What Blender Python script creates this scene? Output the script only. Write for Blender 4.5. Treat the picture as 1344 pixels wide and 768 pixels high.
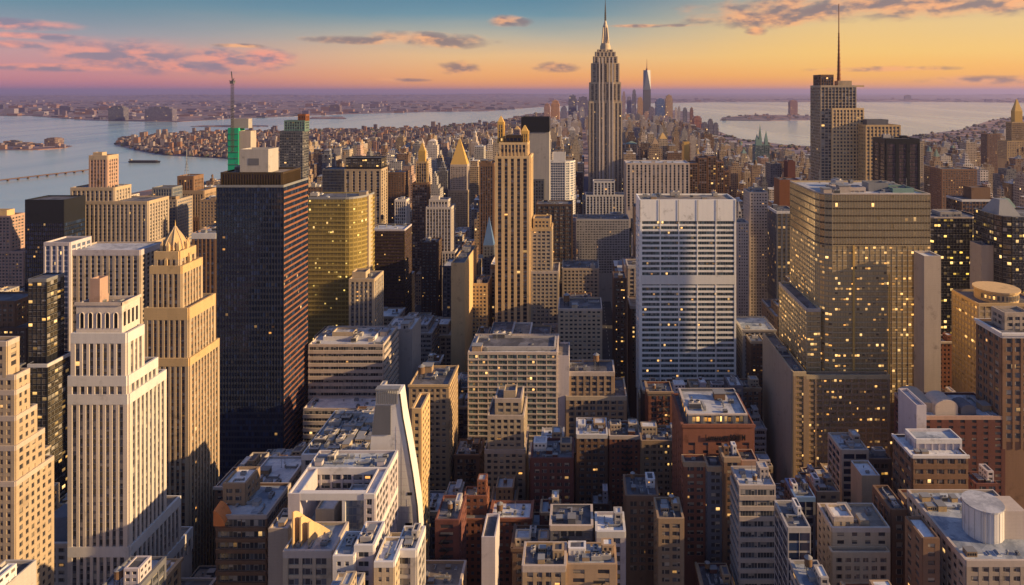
import bpy, math, random
from mathutils import Vector
R = math.radians
for o in list(bpy.data.objects): bpy.data.objects.remove(o)
C = bpy.context.scene.collection
S = bpy.context.scene

# ------------------------------------------------------------------ camera
F, VX, VY, H = 870.0, 760.0, 120.0, 260.0      # focal length (px of a 1344 px wide frame), vanishing point, eye height (m)
cam = bpy.data.objects.new('camera', bpy.data.cameras.new('camera'))
C.objects.link(cam); S.camera = cam
cam.location = (0, 0, H); cam.rotation_euler = (R(90), 0, 0)
cam.data.sensor_width = 36; cam.data.lens = 36*F/1344
cam.data.shift_x = -(VX-672)/1344; cam.data.shift_y = -(384-VY)/1344
cam.data.clip_start = 1; cam.data.clip_end = 400000

# ------------------------------------------------------------------ light
SUN = Vector((0.955, -0.155, 0.285)).normalized()
sun = bpy.data.objects.new('sun', bpy.data.lights.new('sun', 'SUN'))
C.objects.link(sun); sun.location = (0, 0, 900)
sun.data.energy = 5.0; sun.data.angle = R(0.6); sun.data.color = (1.0, 0.66, 0.31)
sun.rotation_euler = SUN.to_track_quat('Z', 'Y').to_euler()
S.view_settings.view_transform = 'Standard'; S.view_settings.look = 'None'
S.view_settings.exposure = 0.72; S.view_settings.gamma = 1
S.render.resolution_x = 1024; S.render.resolution_y = 585

class G:                                        # small node graph helper
    def __init__(s, nt): s.nt = nt; nt.nodes.clear()
    def n(s, t, **k):
        d = s.nt.nodes.new(t)
        for a, v in k.items(): setattr(d, a, v)
        return d
    def put(s, sock, v):
        if v is None: return
        if hasattr(v, 'is_output'): s.nt.links.new(v, sock)
        else:
            try: sock.default_value = v
            except Exception: sock.default_value = tuple(v)+(1,)
    def m(s, op, a, b=None, c=None, clamp=False):
        d = s.n('ShaderNodeMath', operation=op); d.use_clamp = clamp
        for i, v in enumerate((a, b, c)): s.put(d.inputs[i], v)
        return d.outputs[0]
    def v(s, op, a, b=None):
        d = s.n('ShaderNodeVectorMath', operation=op)
        s.put(d.inputs[0], a); s.put(d.inputs[1], b)
        return d.outputs[0]
    def sep(s, a):
        d = s.n('ShaderNodeSeparateXYZ'); s.put(d.inputs[0], a); return d.outputs
    def com(s, x, y, z=0.0):
        d = s.n('ShaderNodeCombineXYZ')
        for i, v in enumerate((x, y, z)): s.put(d.inputs[i], v)
        return d.outputs[0]
    def mix(s, f, a, b, mode='MIX'):
        d = s.n('ShaderNodeMix', data_type='RGBA', blend_type=mode)
        s.put(d.inputs[0], f); s.put(d.inputs[6], a); s.put(d.inputs[7], b)
        return d.outputs[2]
    def noise(s, vec, scale, detail=3, rough=.55, dist=0):
        d = s.n('ShaderNodeTexNoise'); s.put(d.inputs['Vector'], vec)
        d.inputs['Scale'].default_value = scale; d.inputs['Detail'].default_value = detail
        d.inputs['Roughness'].default_value = rough; d.inputs['Distortion'].default_value = dist
        return d.outputs[0]
    def white(s, vec):
        d = s.n('ShaderNodeTexWhiteNoise', noise_dimensions='3D'); s.put(d.inputs['Vector'], vec)
        return d.outputs
    def ramp(s, f, stops, interp='LINEAR'):
        d = s.n('ShaderNodeValToRGB'); s.put(d.inputs[0], f); cr = d.color_ramp; cr.interpolation = interp
        while len(cr.elements) < len(stops): cr.elements.new(0.5)
        for e, (p, c) in zip(cr.elements, stops):
            e.position = p; e.color = tuple(c)+(1,) if len(c) == 3 else c
        return d.outputs[0]
    def mr(s, v, a, b, c=0.0, d_=1.0, smooth=True):
        d = s.n('ShaderNodeMapRange'); d.interpolation_type = 'SMOOTHSTEP' if smooth else 'LINEAR'
        for i, x in enumerate((v, a, b, c, d_)): s.put(d.inputs[i], x)
        return d.outputs[0]

def lin(r, g, b):
    f = lambda c: (c/255/12.92) if c/255 <= .04045 else ((c/255+.055)/1.055)**2.4
    return (f(r), f(g), f(b))

# ------------------------------------------------------------------ sky
W = bpy.data.worlds.new('World'); S.world = W; W.use_nodes = True
g = G(W.node_tree)
tc = g.n('ShaderNodeTexCoord'); D = tc.outputs['Generated']
x, y, z = g.sep(D)
el = g.m('ARCSINE', g.m('MAXIMUM', g.m('MINIMUM', z, 1.0), -1.0))
az = g.m('ARCTAN2', x, y)
ed = g.m('MULTIPLY', el, 180/math.pi); ad = g.m('MULTIPLY', az, 180/math.pi)
wob = g.noise(g.com(g.m('MULTIPLY', ad, .06), g.m('MULTIPLY', ed, .35)), 1.0, 3)
edw = g.m('ADD', ed, g.m('MULTIPLY', g.m('SUBTRACT', wob, .5), 1.2))
fe = g.m('DIVIDE', edw, 40.0, clamp=True)
def st(l): return [(e/40, lin(*c)) for e, c in l]
left = g.ramp(fe, st([(0, (176, 98, 140)), (1.0, (200, 118, 132)), (2.6, (186, 132, 142)), (4.2, (134, 132, 150)), (6, (78, 116, 140)), (8.5, (50, 98, 130)), (18, (74, 96, 142)), (40, (62, 84, 132))]))
mid = g.ramp(fe, st([(0, (252, 146, 66)), (1.2, (250, 166, 80)), (3, (232, 182, 122)), (4.8, (176, 166, 148)), (6.5, (96, 134, 152)), (8.5, (58, 112, 142)), (18, (76, 102, 144)), (40, (62, 84, 130))]))
right = g.ramp(fe, st([(0, (255, 150, 52)), (1.2, (255, 176, 60)), (3, (246, 192, 96)), (5.2, (232, 190, 118)), (7.5, (178, 164, 140)), (10, (100, 130, 150)), (18, (112, 118, 136)), (40, (84, 96, 126))]))
back = g.ramp(fe, st([(0, (170, 140, 132)), (4, (166, 146, 140)), (12, (130, 134, 152)), (40, (74, 94, 138))]))
west = g.ramp(fe, st([(0, (255, 168, 84)), (4, (255, 190, 104)), (12, (232, 186, 140)), (22, (150, 150, 160)), (40, (80, 104, 146))]))
c1 = g.mix(g.mr(ad, -40, -6), left, mid)
c1 = g.mix(g.mr(ad, -4, 24), c1, right)
c1 = g.mix(g.mr(ad, 36, 70), c1, west)
c1 = g.mix(g.mr(ad, 110, 150), c1, back)
c1 = g.mix(g.mr(ad, -50, -90), c1, back)
# clouds: soft groups placed by azimuth / elevation, broken up by noise
def P(px, py):
    d = Vector(((px-VX)/F, 1, (VY-py)/F)).normalized()
    return math.degrees(math.atan2(d.x, d.y)), math.degrees(math.asin(d.z))
cv = g.com(g.m('MULTIPLY', ad, .42), g.m('MULTIPLY', ed, 1.0), 3.3)
n1 = g.noise(cv, 0.9, 6, .52, .15); n2 = g.noise(g.v('ADD', cv, (9, 4, 2)), 0.7, 5, .6, .3)
def blob(px, py, wpx, hpx):
    a0, e0 = P(px, py); sa = math.degrees(wpx/F)*.95; se = math.degrees(hpx/F)
    u = g.m('DIVIDE', g.m('SUBTRACT', ad, a0), sa); v = g.m('DIVIDE', g.m('SUBTRACT', ed, e0), se)
    return g.m('SUBTRACT', 1.0, g.m('ADD', g.m('MULTIPLY', u, u), g.m('MULTIPLY', v, v)))
def group(l):
    m = None
    for b in l:
        q = blob(*b); m = q if m is None else g.m('MAXIMUM', m, q)
    return g.m('MAXIMUM', m, -3.0)
Ac = group([(125, 68, 50, 17), (188, 74, 54, 21), (300, 80, 68, 18), (345, 76, 50, 12), (232, 88, 46, 7), (25, 32, 60, 7), (40, 47, 60, 4), (10, 58, 40, 5), (60, 88, 110, 5)])
Bc = group([(560, 52, 95, 12), (470, 53, 80, 6), (600, 89, 30, 11), (668, 28, 32, 9), (525, 105, 44, 3), (728, 88, 34, 8), (310, 60, 30, 3), (1095, 8, 180, 20), (1000, 24, 100, 15), (1240, 2, 220, 20), (1330, 4, 90, 12), (1150, 91, 90, 4), (1300, 105, 80, 6), (993, 40, 16, 8), (850, 34, 60, 3)])
def cover(m, k, lo, hi):
    return g.mr(g.m('ADD', m, g.m('MULTIPLY', g.m('SUBTRACT', n1, .5), k)), lo, hi)
aA = g.m('MULTIPLY', cover(Ac, 2.1, -.15, 1.1), .9); aB = g.m('MULTIPLY', cover(Bc, 2.3, -.15, 1.1), .9)
shade = g.mr(g.m('ADD', n2, g.m('MULTIPLY', g.m('SUBTRACT', g.noise(g.v('ADD', cv, (0, .45, 0)), .9, 6, .52, .15), n1), 2.2)), .22, .80)
pink = g.mix(shade, lin(122, 102, 132), lin(244, 142, 122))
org = g.mix(shade, lin(126, 96, 100), lin(252, 168, 104))
c1 = g.mix(aA, c1, pink); c1 = g.mix(aB, c1, org)
zb_ = g.m('ADD', 1.0, g.m('MULTIPLY', g.mr(ed, 9, 26), .55)); c1 = g.mix(1.0, c1, g.com(zb_, zb_, g.m('MULTIPLY', zb_, .97)), 'MULTIPLY')
c1 = g.mix(g.mr(ed, -.5, -3), c1, lin(90, 84, 104))
bg = g.n('ShaderNodeBackground'); g.put(bg.inputs[0], c1); bg.inputs[1].default_value = 0.59
sk = g.n('ShaderNodeTexSky', sky_type='NISHITA'); sk.sun_disc = False
sk.sun_elevation = math.asin(SUN.z); sk.sun_rotation = math.atan2(SUN.x, SUN.y); sk.altitude = 200
bg2 = g.n('ShaderNodeBackground'); g.put(bg2.inputs[0], sk.outputs[0]); bg2.inputs[1].default_value = 0.012
ad_ = g.n('ShaderNodeAddShader'); g.nt.links.new(bg.outputs[0], ad_.inputs[0]); g.nt.links.new(bg2.outputs[0], ad_.inputs[1])
g.nt.links.new(ad_.outputs[0], g.n('ShaderNodeOutputWorld').inputs[0])

# ------------------------------------------------------------------ materials
MATS = {}
def newmat(name):
    m = bpy.data.materials.new(name); m.use_nodes = True; g = G(m.node_tree)
    b = g.n('ShaderNodeBsdfPrincipled'); o = g.n('ShaderNodeOutputMaterial')
    g.nt.links.new(b.outputs[0], o.inputs[0]); MATS[name] = m
    m.cycles.emission_sampling = 'NONE'
    return m, g, b
def wallmat(name, col, rough=.85, var=.55, grain=.5, metal=0, courses=True):
    m, g, b = newmat(name)
    p = g.n('ShaderNodeNewGeometry').outputs['Position']
    big = g.noise(p, .035, 3); st_ = g.noise(g.v('MULTIPLY', p, (1, 1, .06)), .5, 4, .65); fine = g.noise(p, 1.1, 3, .7)
    k = g.m('ADD', g.m('MULTIPLY', big, .5), g.m('ADD', g.m('MULTIPLY', st_, .7), g.m('MULTIPLY', fine, .3)))
    k = g.m('ADD', 1-var*.75, g.m('MULTIPLY', k, var))
    if courses:
        zz = g.sep(p)[2]; f = g.m('FRACT', g.m('DIVIDE', zz, 1.22))
        k = g.m('MULTIPLY', k, g.mr(f, .03, .07, .86, 1.0))
    oi = g.n('ShaderNodeObjectInfo')
    k = g.m('MULTIPLY', k, g.m('ADD', .86, g.m('MULTIPLY', oi.outputs['Random'], .28)))
    c = g.mix(1.0, col, g.com(k, k, k), 'MULTIPLY')
    c = g.mix(g.mr(g.noise(p, .12, 4, .7), .56, .75), c, tuple(a*.62 for a in col))
    g.put(b.inputs['Base Color'], c); b.inputs['Roughness'].default_value = rough; b.inputs['Metallic'].default_value = metal
    b.inputs['Specular IOR Level'].default_value = .3
    return m
WALLS = dict(
    limestone=(.47, .40, .355), pale_stone=(.56, .50, .46), tan_stone=(.42, .33, .235), gold_stone=(.52, .37, .20), beige=(.42, .345, .26),
    white_panel=(.58, .565, .57), cream_gold=(.64, .47, .27), champagne=(.46, .37, .235), warm_lime=(.52, .425, .315), navy_metal=(.035, .045, .075), olive_gold=(.27, .205, .07), grey_concrete=(.36, .34, .335), warm_concrete=(.38, .315, .26), brown_brick=(.19, .115, .075), red_brick=(.21, .085, .055),
    maroon_brick=(.12, .048, .042), tan_brick=(.33, .235, .155), dark_brick=(.105, .068, .052), slate=(.12, .125, .15), buff_brick=(.38, .28, .18), lilac_stone=(.46, .42, .45), pink_stone=(.40, .27, .22))
for k_, c_ in WALLS.items(): wallmat(k_, c_, var=.4 if k_ in ('white_panel', 'champagne') else .55, courses=(k_ not in ('white_panel', 'slate')))
wallmat('black_metal', (.018, .02, .026), .35, .3, courses=False); wallmat('bronze_metal', (.06, .042, .026), .4, .3, courses=False)
wallmat('grey_metal', (.22, .225, .24), .5, .3, courses=False); wallmat('rust_metal', (.25, .10, .05), .7, .5, courses=False)
wallmat('painted_reflection', (.34, .15, .09), .5, .9, courses=False, metal=.2); wallmat('green_net', (.02, .42, .24), .8, .5, courses=False); wallmat('blue_sheet', (.10, .18, .36), .6, .4, courses=False)
wallmat('copper_green', (.16, .26, .24), .7, .4, courses=False); wallmat('gilded', (.62, .40, .12), .45, .3, courses=False)
wallmat('orange_cloth', (.62, .20, .06), .8, .3, courses=False); wallmat('tank_wood', (.17, .105, .065), .9, .5)
wallmat('white_paint', (.78, .77, .76), .6, .25, courses=False)
def roofmat(name, col, patch, s=.09):
    m, g, b = newmat(name); p = g.n('ShaderNodeNewGeometry').outputs['Position']
    n = g.noise(p, s, 5, .7, .5); q = g.noise(p, .9, 3, .7)
    c = g.mix(g.mr(n, .44, .58), col, patch); k = g.m('ADD', .72, g.m('MULTIPLY', q, .56))
    v = g.n('ShaderNodeTexVoronoi'); g.put(v.inputs['Vector'], p); v.inputs['Scale'].default_value = .16
    c = g.mix(g.mr(v.outputs['Color'], .55, .8, 0, .45), c, tuple(min(.75, a*1.7+.04) for a in patch))
    g.put(b.inputs['Base Color'], g.mix(1, c, g.com(k, k, k), 'MULTIPLY')); b.inputs['Roughness'].default_value = .7
roofmat('roof_tar', (.055, .055, .065), (.10, .10, .12)); roofmat('roof_silver', (.42, .43, .47), (.25, .26, .30))
roofmat('roof_gravel', (.24, .20, .165), (.14, .12, .11)); roofmat('roof_blue', (.15, .18, .235), (.30, .33, .38))
roofmat('roof_white', (.62, .62, .64), (.42, .44, .50))

def glassmat(name, col, lit=.08, blind=.3, rough=.12, metal=0.0, strength=1.0, warm=(1.0, .42, .08), sp=0.0, spcol=(.1, .1, .1), band=.35, mull=.07, blindcol=(.34, .32, .30), spec=.7, wave=.0):
    """one UV unit = one window: sash bars, blinds, a few lit rooms"""
    m, g, b = newmat(name)
    uv = g.n('ShaderNodeUVMap').outputs[0]; u, v, _ = g.sep(uv)
    fu = g.m('FRACT', u); fv = g.m('FRACT', v); iu = g.m('FLOOR', u); iv = g.m('FLOOR', v)
    rnd = g.n('ShaderNodeObjectInfo').outputs['Random']
    wn = g.white(g.com(iu, iv, g.m('MULTIPLY', rnd, 97))); r1, r2, r3 = g.sep(wn[1])
    clump = g.noise(g.com(g.m('MULTIPLY', iu, .10), g.m('MULTIPLY', iv, .85), g.m('MULTIPLY', rnd, 50)), 1.0, 2)
    prob = g.m('MULTIPLY', g.mr(clump, .44, .66, 0.06, 2.3), lit*.8)
    on = g.m('LESS_THAN', r1, prob)
    eu = g.m('MINIMUM', fu, g.m('SUBTRACT', 1, fu)); ev = g.m('MINIMUM', fv, g.m('SUBTRACT', 1, fv))
    bar = g.m('LESS_THAN', g.m('MINIMUM', eu, g.m('MULTIPLY', ev, .8)), mull)
    bl = g.m('MULTIPLY', g.m('LESS_THAN', r2, blind), g.m('GREATER_THAN', fv, g.m('SUBTRACT', 1.0, g.m('MULTIPLY', r3, .9))))
    base = g.mix(g.m('MULTIPLY', r3, .6), col, tuple(min(1, a*(1.25 if metal > .3 else 2.0)+.004) for a in col))
    base = g.mix(g.m('GREATER_THAN', r1, .86), base, tuple(a*(1.06 if metal > .3 else 1.5)+(0 if metal > .3 else min(.10, a*1.4)) for a in col)); base = g.mix(bl, base, g.mix(r1, blindcol, tuple(a*.45 for a in blindcol)))  # some panes lighter at random: sky reflection painted into the base colour; then blinds
    base = g.mix(bar, base, tuple(a*.5+.03 for a in blindcol))
    if sp > 0:
        spm = g.m('LESS_THAN', fv, sp); base = g.mix(spm, base, spcol); on = g.m('MULTIPLY', on, g.m('SUBTRACT', 1, spm))
    on = g.m('MULTIPLY', on, g.m('MULTIPLY', g.m('SUBTRACT', 1, bar), g.m('MULTIPLY', g.m('GREATER_THAN', fv, .22), g.m('LESS_THAN', fv, g.m('ADD', .62, g.m('MULTIPLY', r2, .3))))))
    g.put(b.inputs['Base Color'], base); b.inputs['Metallic'].default_value = metal
    g.put(b.inputs['Roughness'], g.m('ADD', rough, g.m('MULTIPLY', g.m('MAXIMUM', bl, bar), .4)))
    b.inputs['Specular IOR Level'].default_value = spec
    glow = g.m('MULTIPLY', g.m('POWER', g.m('ADD', .25, g.m('MULTIPLY', r3, .85)), 2.6), strength)
    glow = g.m('MULTIPLY', glow, g.mr(g.m('ADD', fv, g.m('MULTIPLY', g.noise(uv, 6, 2), .8)), .3, 1.3, .45, 1.15))
    g.put(b.inputs['Emission Color'], g.mix(r2, warm, (1.0, .60, .22)))
    g.put(b.inputs['Emission Strength'], g.m('MULTIPLY', on, glow))
    if wave:
        p = g.n('ShaderNodeNewGeometry').outputs['Position']
        bp = g.n('ShaderNodeBump'); bp.inputs['Strength'].default_value = wave; bp.inputs['Distance'].default_value = 1
        g.put(bp.inputs['Height'], g.m('ADD', g.noise(p, .13, 2), g.m('MULTIPLY', r1, .10))); g.put(b.inputs['Normal'], bp.outputs[0])
    return m
glassmat('glass_plain', (.03, .034, .042), .018, .40)
glassmat('glass_home', (.032, .032, .038), .045, .45, blindcol=(.40, .34, .27))
glassmat('glass_office', (.04, .045, .055), .05, .35, wave=.05)
glassmat('glass_black', (.010, .018, .042), .012, .05, rough=.10, mull=.03, wave=.10, blindcol=(.05, .05, .06), strength=1.0)
glassmat('glass_gold', (.50, .375, .19), .30, .12, rough=.3, metal=.45, wave=.07, mull=.05, blindcol=(.30, .22, .12))
glassmat('glass_gold_plain', (.46, .36, .21), .03, .02, rough=.2, metal=.7, wave=.14, mull=.05, blindcol=(.32, .25, .15))
glassmat('glass_yellow', (.26, .20, .07), .10, .15, rough=.2, metal=.4, wave=.08, mull=.05, warm=(1, .7, .15), blindcol=(.25, .2, .1))
glassmat('glass_brown', (.035, .022, .03), .02, .12, rough=.18, mull=.08, wave=.05, blindcol=(.10, .07, .08))
glassmat('glass_blue', (.12, .17, .27), .03, .1, rough=.15, metal=.35, wave=.04, mull=.06, blindcol=(.3, .34, .42))
glassmat('glass_lit', (.04, .034, .026), .22, .3, rough=.15, strength=1.15, warm=(1, .48, .07))
glassmat('glass_lit_band', (.022, .024, .03), .26, .1, rough=.12, strength=1.2, warm=(1, .6, .06), wave=.05)
glassmat('glass_grid', (.05, .075, .075), .05, .35, rough=.15, strength=1.2, blindcol=(.30, .31, .30))
glassmat('glass_warm', (.05, .04, .03), .9, .0, rough=.3, strength=1.5, warm=(1, .36, .03), mull=.12)

# distant blocks: colour per block in an attribute, windows from UV
m, g, b = newmat('distant_facade')
at = g.n('ShaderNodeAttribute', attribute_name='Col'); p = g.n('ShaderNodeNewGeometry').outputs['Position']
uv = g.n('ShaderNodeUVMap').outputs[0]; u, v, _ = g.sep(uv)
fu = g.m('FRACT', u); fv = g.m('FRACT', v); wn = g.white(g.com(g.m('FLOOR', u), g.m('FLOOR', v), 7)); r1, r2, r3 = g.sep(wn[1])
iswin = g.m('MULTIPLY', g.m('MULTIPLY', g.m('GREATER_THAN', fu, .26), g.m('LESS_THAN', fu, .76)), g.m('MULTIPLY', g.m('GREATER_THAN', fv, .28), g.m('LESS_THAN', fv, .80)))
iswin = g.m('MULTIPLY', iswin, g.m('GREATER_THAN', u, .001))
k = g.m('ADD', .7, g.m('MULTIPLY', g.noise(p, .06, 4, .6), .6))
wc = g.mix(1, at.outputs['Color'], g.com(k, k, k), 'MULTIPLY')
g.put(b.inputs['Base Color'], g.mix(iswin, wc, g.mix(g.m('GREATER_THAN', r2, .7), (.04, .042, .055), (.2, .19, .18))))
g.put(b.inputs['Roughness'], g.m('SUBTRACT', .85, g.m('MULTIPLY', iswin, .6)))
g.put(b.inputs['Emission Color'], (1, .62, .24)); g.put(b.inputs['Emission Strength'], g.m('MULTIPLY', g.m('MULTIPLY', iswin, g.m('LESS_THAN', r1, .018)), g.m('MULTIPLY', r3, 1.8)))

# ------------------------------------------------------------------ meshes
class M:
    def __init__(s): s.v = []; s.f = []; s.uv = []; s.mi = []; s.col = None
    def quad(s, pts, uv=None, mi=0, col=None):
        i = len(s.v); s.v += [tuple(p) for p in pts]; n = len(pts); s.f.append(tuple(range(i, i+n)))
        s.uv += uv if uv else [(0, 0)]*n; s.mi.append(mi)
        if col is not None:
            if s.col is None: s.col = []
            s.col += [col]*n
    def box(s, x0, x1, y0, y1, z0, z1, mi=0, bottom=False, **k):
        s.prism([(x0, y0), (x1, y0), (x1, y1), (x0, y1)], z0, z1, mi, bottom=bottom, **k)
    def prism(s, poly, z0, z1, mi=0, top=True, bottom=False, topmi=None, col=None, topcol=None, uvs=None, scale=1.0, ctr=None):
        n = len(poly); tp = poly
        if scale != 1.0:
            cx = sum(p[0] for p in poly)/n; cy = sum(p[1] for p in poly)/n
            if ctr: cx, cy = ctr
            tp = [(cx+(p[0]-cx)*scale, cy+(p[1]-cy)*scale) for p in poly]
        for i in range(n):
            a, b_ = poly[i], poly[(i+1) % n]; c, d = tp[(i+1) % n], tp[i]
            uv = None
            if uvs:
                L = math.dist(a, b_); nb = max(1, round(L/uvs[0])); nf = max(1, round((z1-z0)/uvs[1])); o = uvs[2]
                uv = [(o+1, o+1), (o+1+nb, o+1), (o+1+nb, o+1+nf), (o+1, o+1+nf)]
            s.quad([(a[0], a[1], z0), (b_[0], b_[1], z0), (c[0], c[1], z1), (d[0], d[1], z1)], uv, mi, col)
        if top: s.quad([(p[0], p[1], z1) for p in tp], None, mi if topmi is None else topmi, topcol or col)
        if bottom: s.quad([(p[0], p[1], z0) for p in reversed(poly)], None, mi, col)
    def cyl(s, x, y, r, z0, z1, n=12, mi=0, r2=None, bottom=False):
        s.prism([(x+r*math.cos(2*math.pi*i/n), y+r*math.sin(2*math.pi*i/n)) for i in range(n)], z0, z1, mi, scale=1.0 if r2 is None else max(r2/r, .001), bottom=bottom, ctr=(x, y))
    def bar(s, p, q, w, mi=0):                  # square bar between two points
        p, q = Vector(p), Vector(q); d = (q-p).normalized()
        a = d.orthogonal().normalized()*w/2; b_ = d.cross(a).normalized()*w/2
        A = [p+a+b_, p-a+b_, p-a-b_, p+a-b_]; B_ = [v+(q-p) for v in A]
        for i in range(4): j = (i+1) % 4; s.quad([A[i], A[j], B_[j], B_[i]], None, mi)
        s.quad(B_, None, mi); s.quad(A[::-1], None, mi)
    def fbox(s, O, U, N, u0, u1, h0, h1, o0, o1, mi=0, uv=None):
        def P(u, o, h): return (O[0]+U[0]*u+N[0]*o, O[1]+U[1]*u+N[1]*o, h)
        q = None
        if uv: a, b_, c, d = uv; q = [(a, c), (b_, c), (b_, d), (a, d)]
        s.quad([P(u0, o1, h0), P(u1, o1, h0), P(u1, o1, h1), P(u0, o1, h1)], q, mi)
        s.quad([P(u0, o0, h1), P(u0, o1, h1), P(u1, o1, h1), P(u1, o0, h1)], None, mi)
        s.quad([P(u0, o0, h0), P(u1, o0, h0), P(u1, o1, h0), P(u0, o1, h0)], None, mi)
        s.quad([P(u0, o0, h0), P(u0, o1, h0), P(u0, o1, h1), P(u0, o0, h1)], None, mi)
        s.quad([P(u1, o1, h0), P(u1, o0, h0), P(u1, o0, h1), P(u1, o1, h1)], None, mi)
    def join(s, o):
        i = len(s.v); s.v += o.v; s.f += [tuple(a+i for a in f) for f in o.f]; s.uv += o.uv; s.mi += o.mi
    def mesh(s, name, mats):
        me = bpy.data.meshes.new(name); me.from_pydata(s.v, [], s.f)
        l = me.uv_layers.new(name='UVMap'); l.data.foreach_set('uv', [c for t in s.uv for c in t])
        for k in mats: me.materials.append(MATS[k])
        if len(mats) > 1: me.polygons.foreach_set('material_index', s.mi)
        if s.col is not None:
            a = me.color_attributes.new('Col', 'FLOAT_COLOR', 'CORNER'); a.data.foreach_set('color', [c for t in s.col for c in (t[0], t[1], t[2], 1.0)])
        me.update(); return me
def link(name, me, parent=None, loc=(0, 0, 0)):
    o = bpy.data.objects.new(name, me); C.objects.link(o); o.location = loc
    if parent is not None: o.parent = parent
    return o
def tag(o, label=None, cat=None, group=None, kind=None):
    if label: o['label'] = label
    if cat: o['category'] = cat
    if group: o['group'] = group
    if kind: o['kind'] = kind
    return o
def wx(px, Y): return (px-VX)*Y/F
def wz(py, Y): return H-(py-VY)*Y/F
def px_(X, Y): return VX+F*X/Y
def py_(Z, Y): return VY+(H-Z)*F/Y

# ------------------------------------------------------------------ roof furniture (parts of the building they are bolted to)
PROTO = {}
def proto(kind, mats, fn):
    def get(*mm):
        key = (kind,)+mm
        if key not in PROTO:
            q = M(); fn(q); PROTO[key] = q.mesh(kind, mm or mats)
        return PROTO[key]
    return get
def _ac(q):
    q.box(-1.5, 1.5, -1, 1, .3, 1.9); q.box(-1.3, -1.0, -.9, .9, 0, .3); q.box(1.0, 1.3, -.9, .9, 0, .3)
    for c in (-.72, .72): q.cyl(c, 0, .6, 1.9, 2.15, 10); q.cyl(c, 0, .45, 2.15, 2.17, 8, 1)
    for k in range(4): q.box(-1.4, 1.4, -1.05, -1.0, .5+.33*k, .68+.33*k, 1)
ac_unit = proto('air_conditioner', ('grey_metal', 'black_metal'), _ac)
def _cool(q):
    q.box(-3.2, 3.2, -2, 2, .5, 3.2)
    for k in range(6): q.box(-3.1, 3.1, -2.08, -2.0, .8+.36*k, 1.0+.36*k, 1); q.box(3.2, 3.28, -1.9, 1.9, .8+.36*k, 1.0+.36*k, 1)
    for c in (-1.6, 1.6): q.cyl(c, 0, 1.25, 3.2, 3.9, 14); q.cyl(c, 0, 1.05, 3.9, 3.93, 12, 1)
    for a in (-2.9, 2.9):
        for c in (-1.7, 1.7): q.box(a-.15, a+.15, c-.15, c+.15, 0, .5)
cooling = proto('cooling_tower', ('grey_concrete', 'black_metal'), _cool)
def _bulk(q):
    q.box(-2.2, 2.2, -2.6, 2.6, 0, 3.1); q.box(-2.45, 2.45, -2.85, 2.85, 3.1, 3.4, 1); q.box(-.5, .5, -2.66, -2.6, .1, 2.2, 2)
    q.box(1.2, 1.8, -2.66, -2.6, 1.2, 2.2, 2)
bulkhead = proto('stair_bulkhead', ('tan_brick', 'grey_metal', 'black_metal'), _bulk)
def _duct(q):
    q.box(-4, 4, -.5, .5, .5, 1.4); q.box(3.1, 4, -.5, 2.6, .55, 1.38); q.box(-4, -3.1, -.45, .45, 1.4, 2.4)
    for a in (-3, 0, 3): q.box(a-.1, a+.1, -.5, .5, 0, .5)
duct = proto('duct', ('grey_metal',), _duct)
def _vent(q):
    q.cyl(0, 0, .4, 0, 1.5, 8); q.cyl(0, 0, .75, 1.5, 1.9, 8); q.cyl(0, 0, .75, 1.9, 2.3, 8, r2=.1)
vent = proto('roof_vent', ('grey_metal',), _vent)
def _sky(q):
    q.box(-1.8, 1.8, -1.1, 1.1, 0, .5)
    q.quad([(-1.8, -1.1, .5), (1.8, -1.1, .5), (1.5, 0, 1.3), (-1.5, 0, 1.3)], [(0, 0), (4, 0), (4, 1), (0, 1)], 1)
    q.quad([(1.8, 1.1, .5), (-1.8, 1.1, .5), (-1.5, 0, 1.3), (1.5, 0, 1.3)], None, 1)
    q.quad([(1.8, -1.1, .5), (1.8, 1.1, .5), (1.5, 0, 1.3)], None, 1); q.quad([(-1.8, 1.1, .5), (-1.8, -1.1, .5), (-1.5, 0, 1.3)], None, 1)
skylight = proto('skylight', ('white_paint', 'glass_blue'), _sky)
def _tank(q): q.cyl(0, 0, 1.9, 3.0, 6.8, 16, r2=1.78, bottom=True); [q.cyl(0, 0, 1.95, 3.3+k*.75, 3.38+k*.75, 16) for k in range(5)]
tankm = proto('water_tank', ('tank_wood',), _tank)
def _tr(q): q.cyl(0, 0, 2.1, 6.8, 8.1, 16, r2=.12, bottom=True)
tankr = proto('tank_roof', ('grey_metal',), _tr)
def _ts(q):
    for a in (-1.3, 1.3):
        for b_ in (-1.3, 1.3): q.box(a-.12, a+.12, b_-.12, b_+.12, 0, 2.8)
    for a in (-1.3, 1.3): q.bar((a, -1.3, .3), (a, 1.3, 2.5), .1); q.bar((-1.3, a, 2.5), (1.3, a, .3), .1)
    q.box(-1.6, 1.6, -1.6, 1.6, 2.8, 3.0)
tanks = proto('tank_stand', ('black_metal',), _ts)
def _ant(q):
    q.cyl(0, 0, .1, 0, 7, 6); q.bar((-.9, 0, 5.2), (.9, 0, 5.2), .08); q.bar((-.6, 0, 6.2), (.6, 0, 6.2), .08); q.box(-.35, .35, -.35, .35, 0, .3)
antenna = proto('antenna', ('grey_metal',), _ant)
def _box(q): q.box(-2.5, 2.5, -2, 2, 0, 2.6); q.box(-2.6, 2.6, -2.1, 2.1, 2.6, 2.75, 1); [q.box(-2.3+k*1.2, -1.5+k*1.2, -2.05, -2, .7, 1.9, 2) for k in range(4)]
plant_room = proto('plant_room', ('warm_concrete', 'grey_metal', 'black_metal'), _box)

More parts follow.
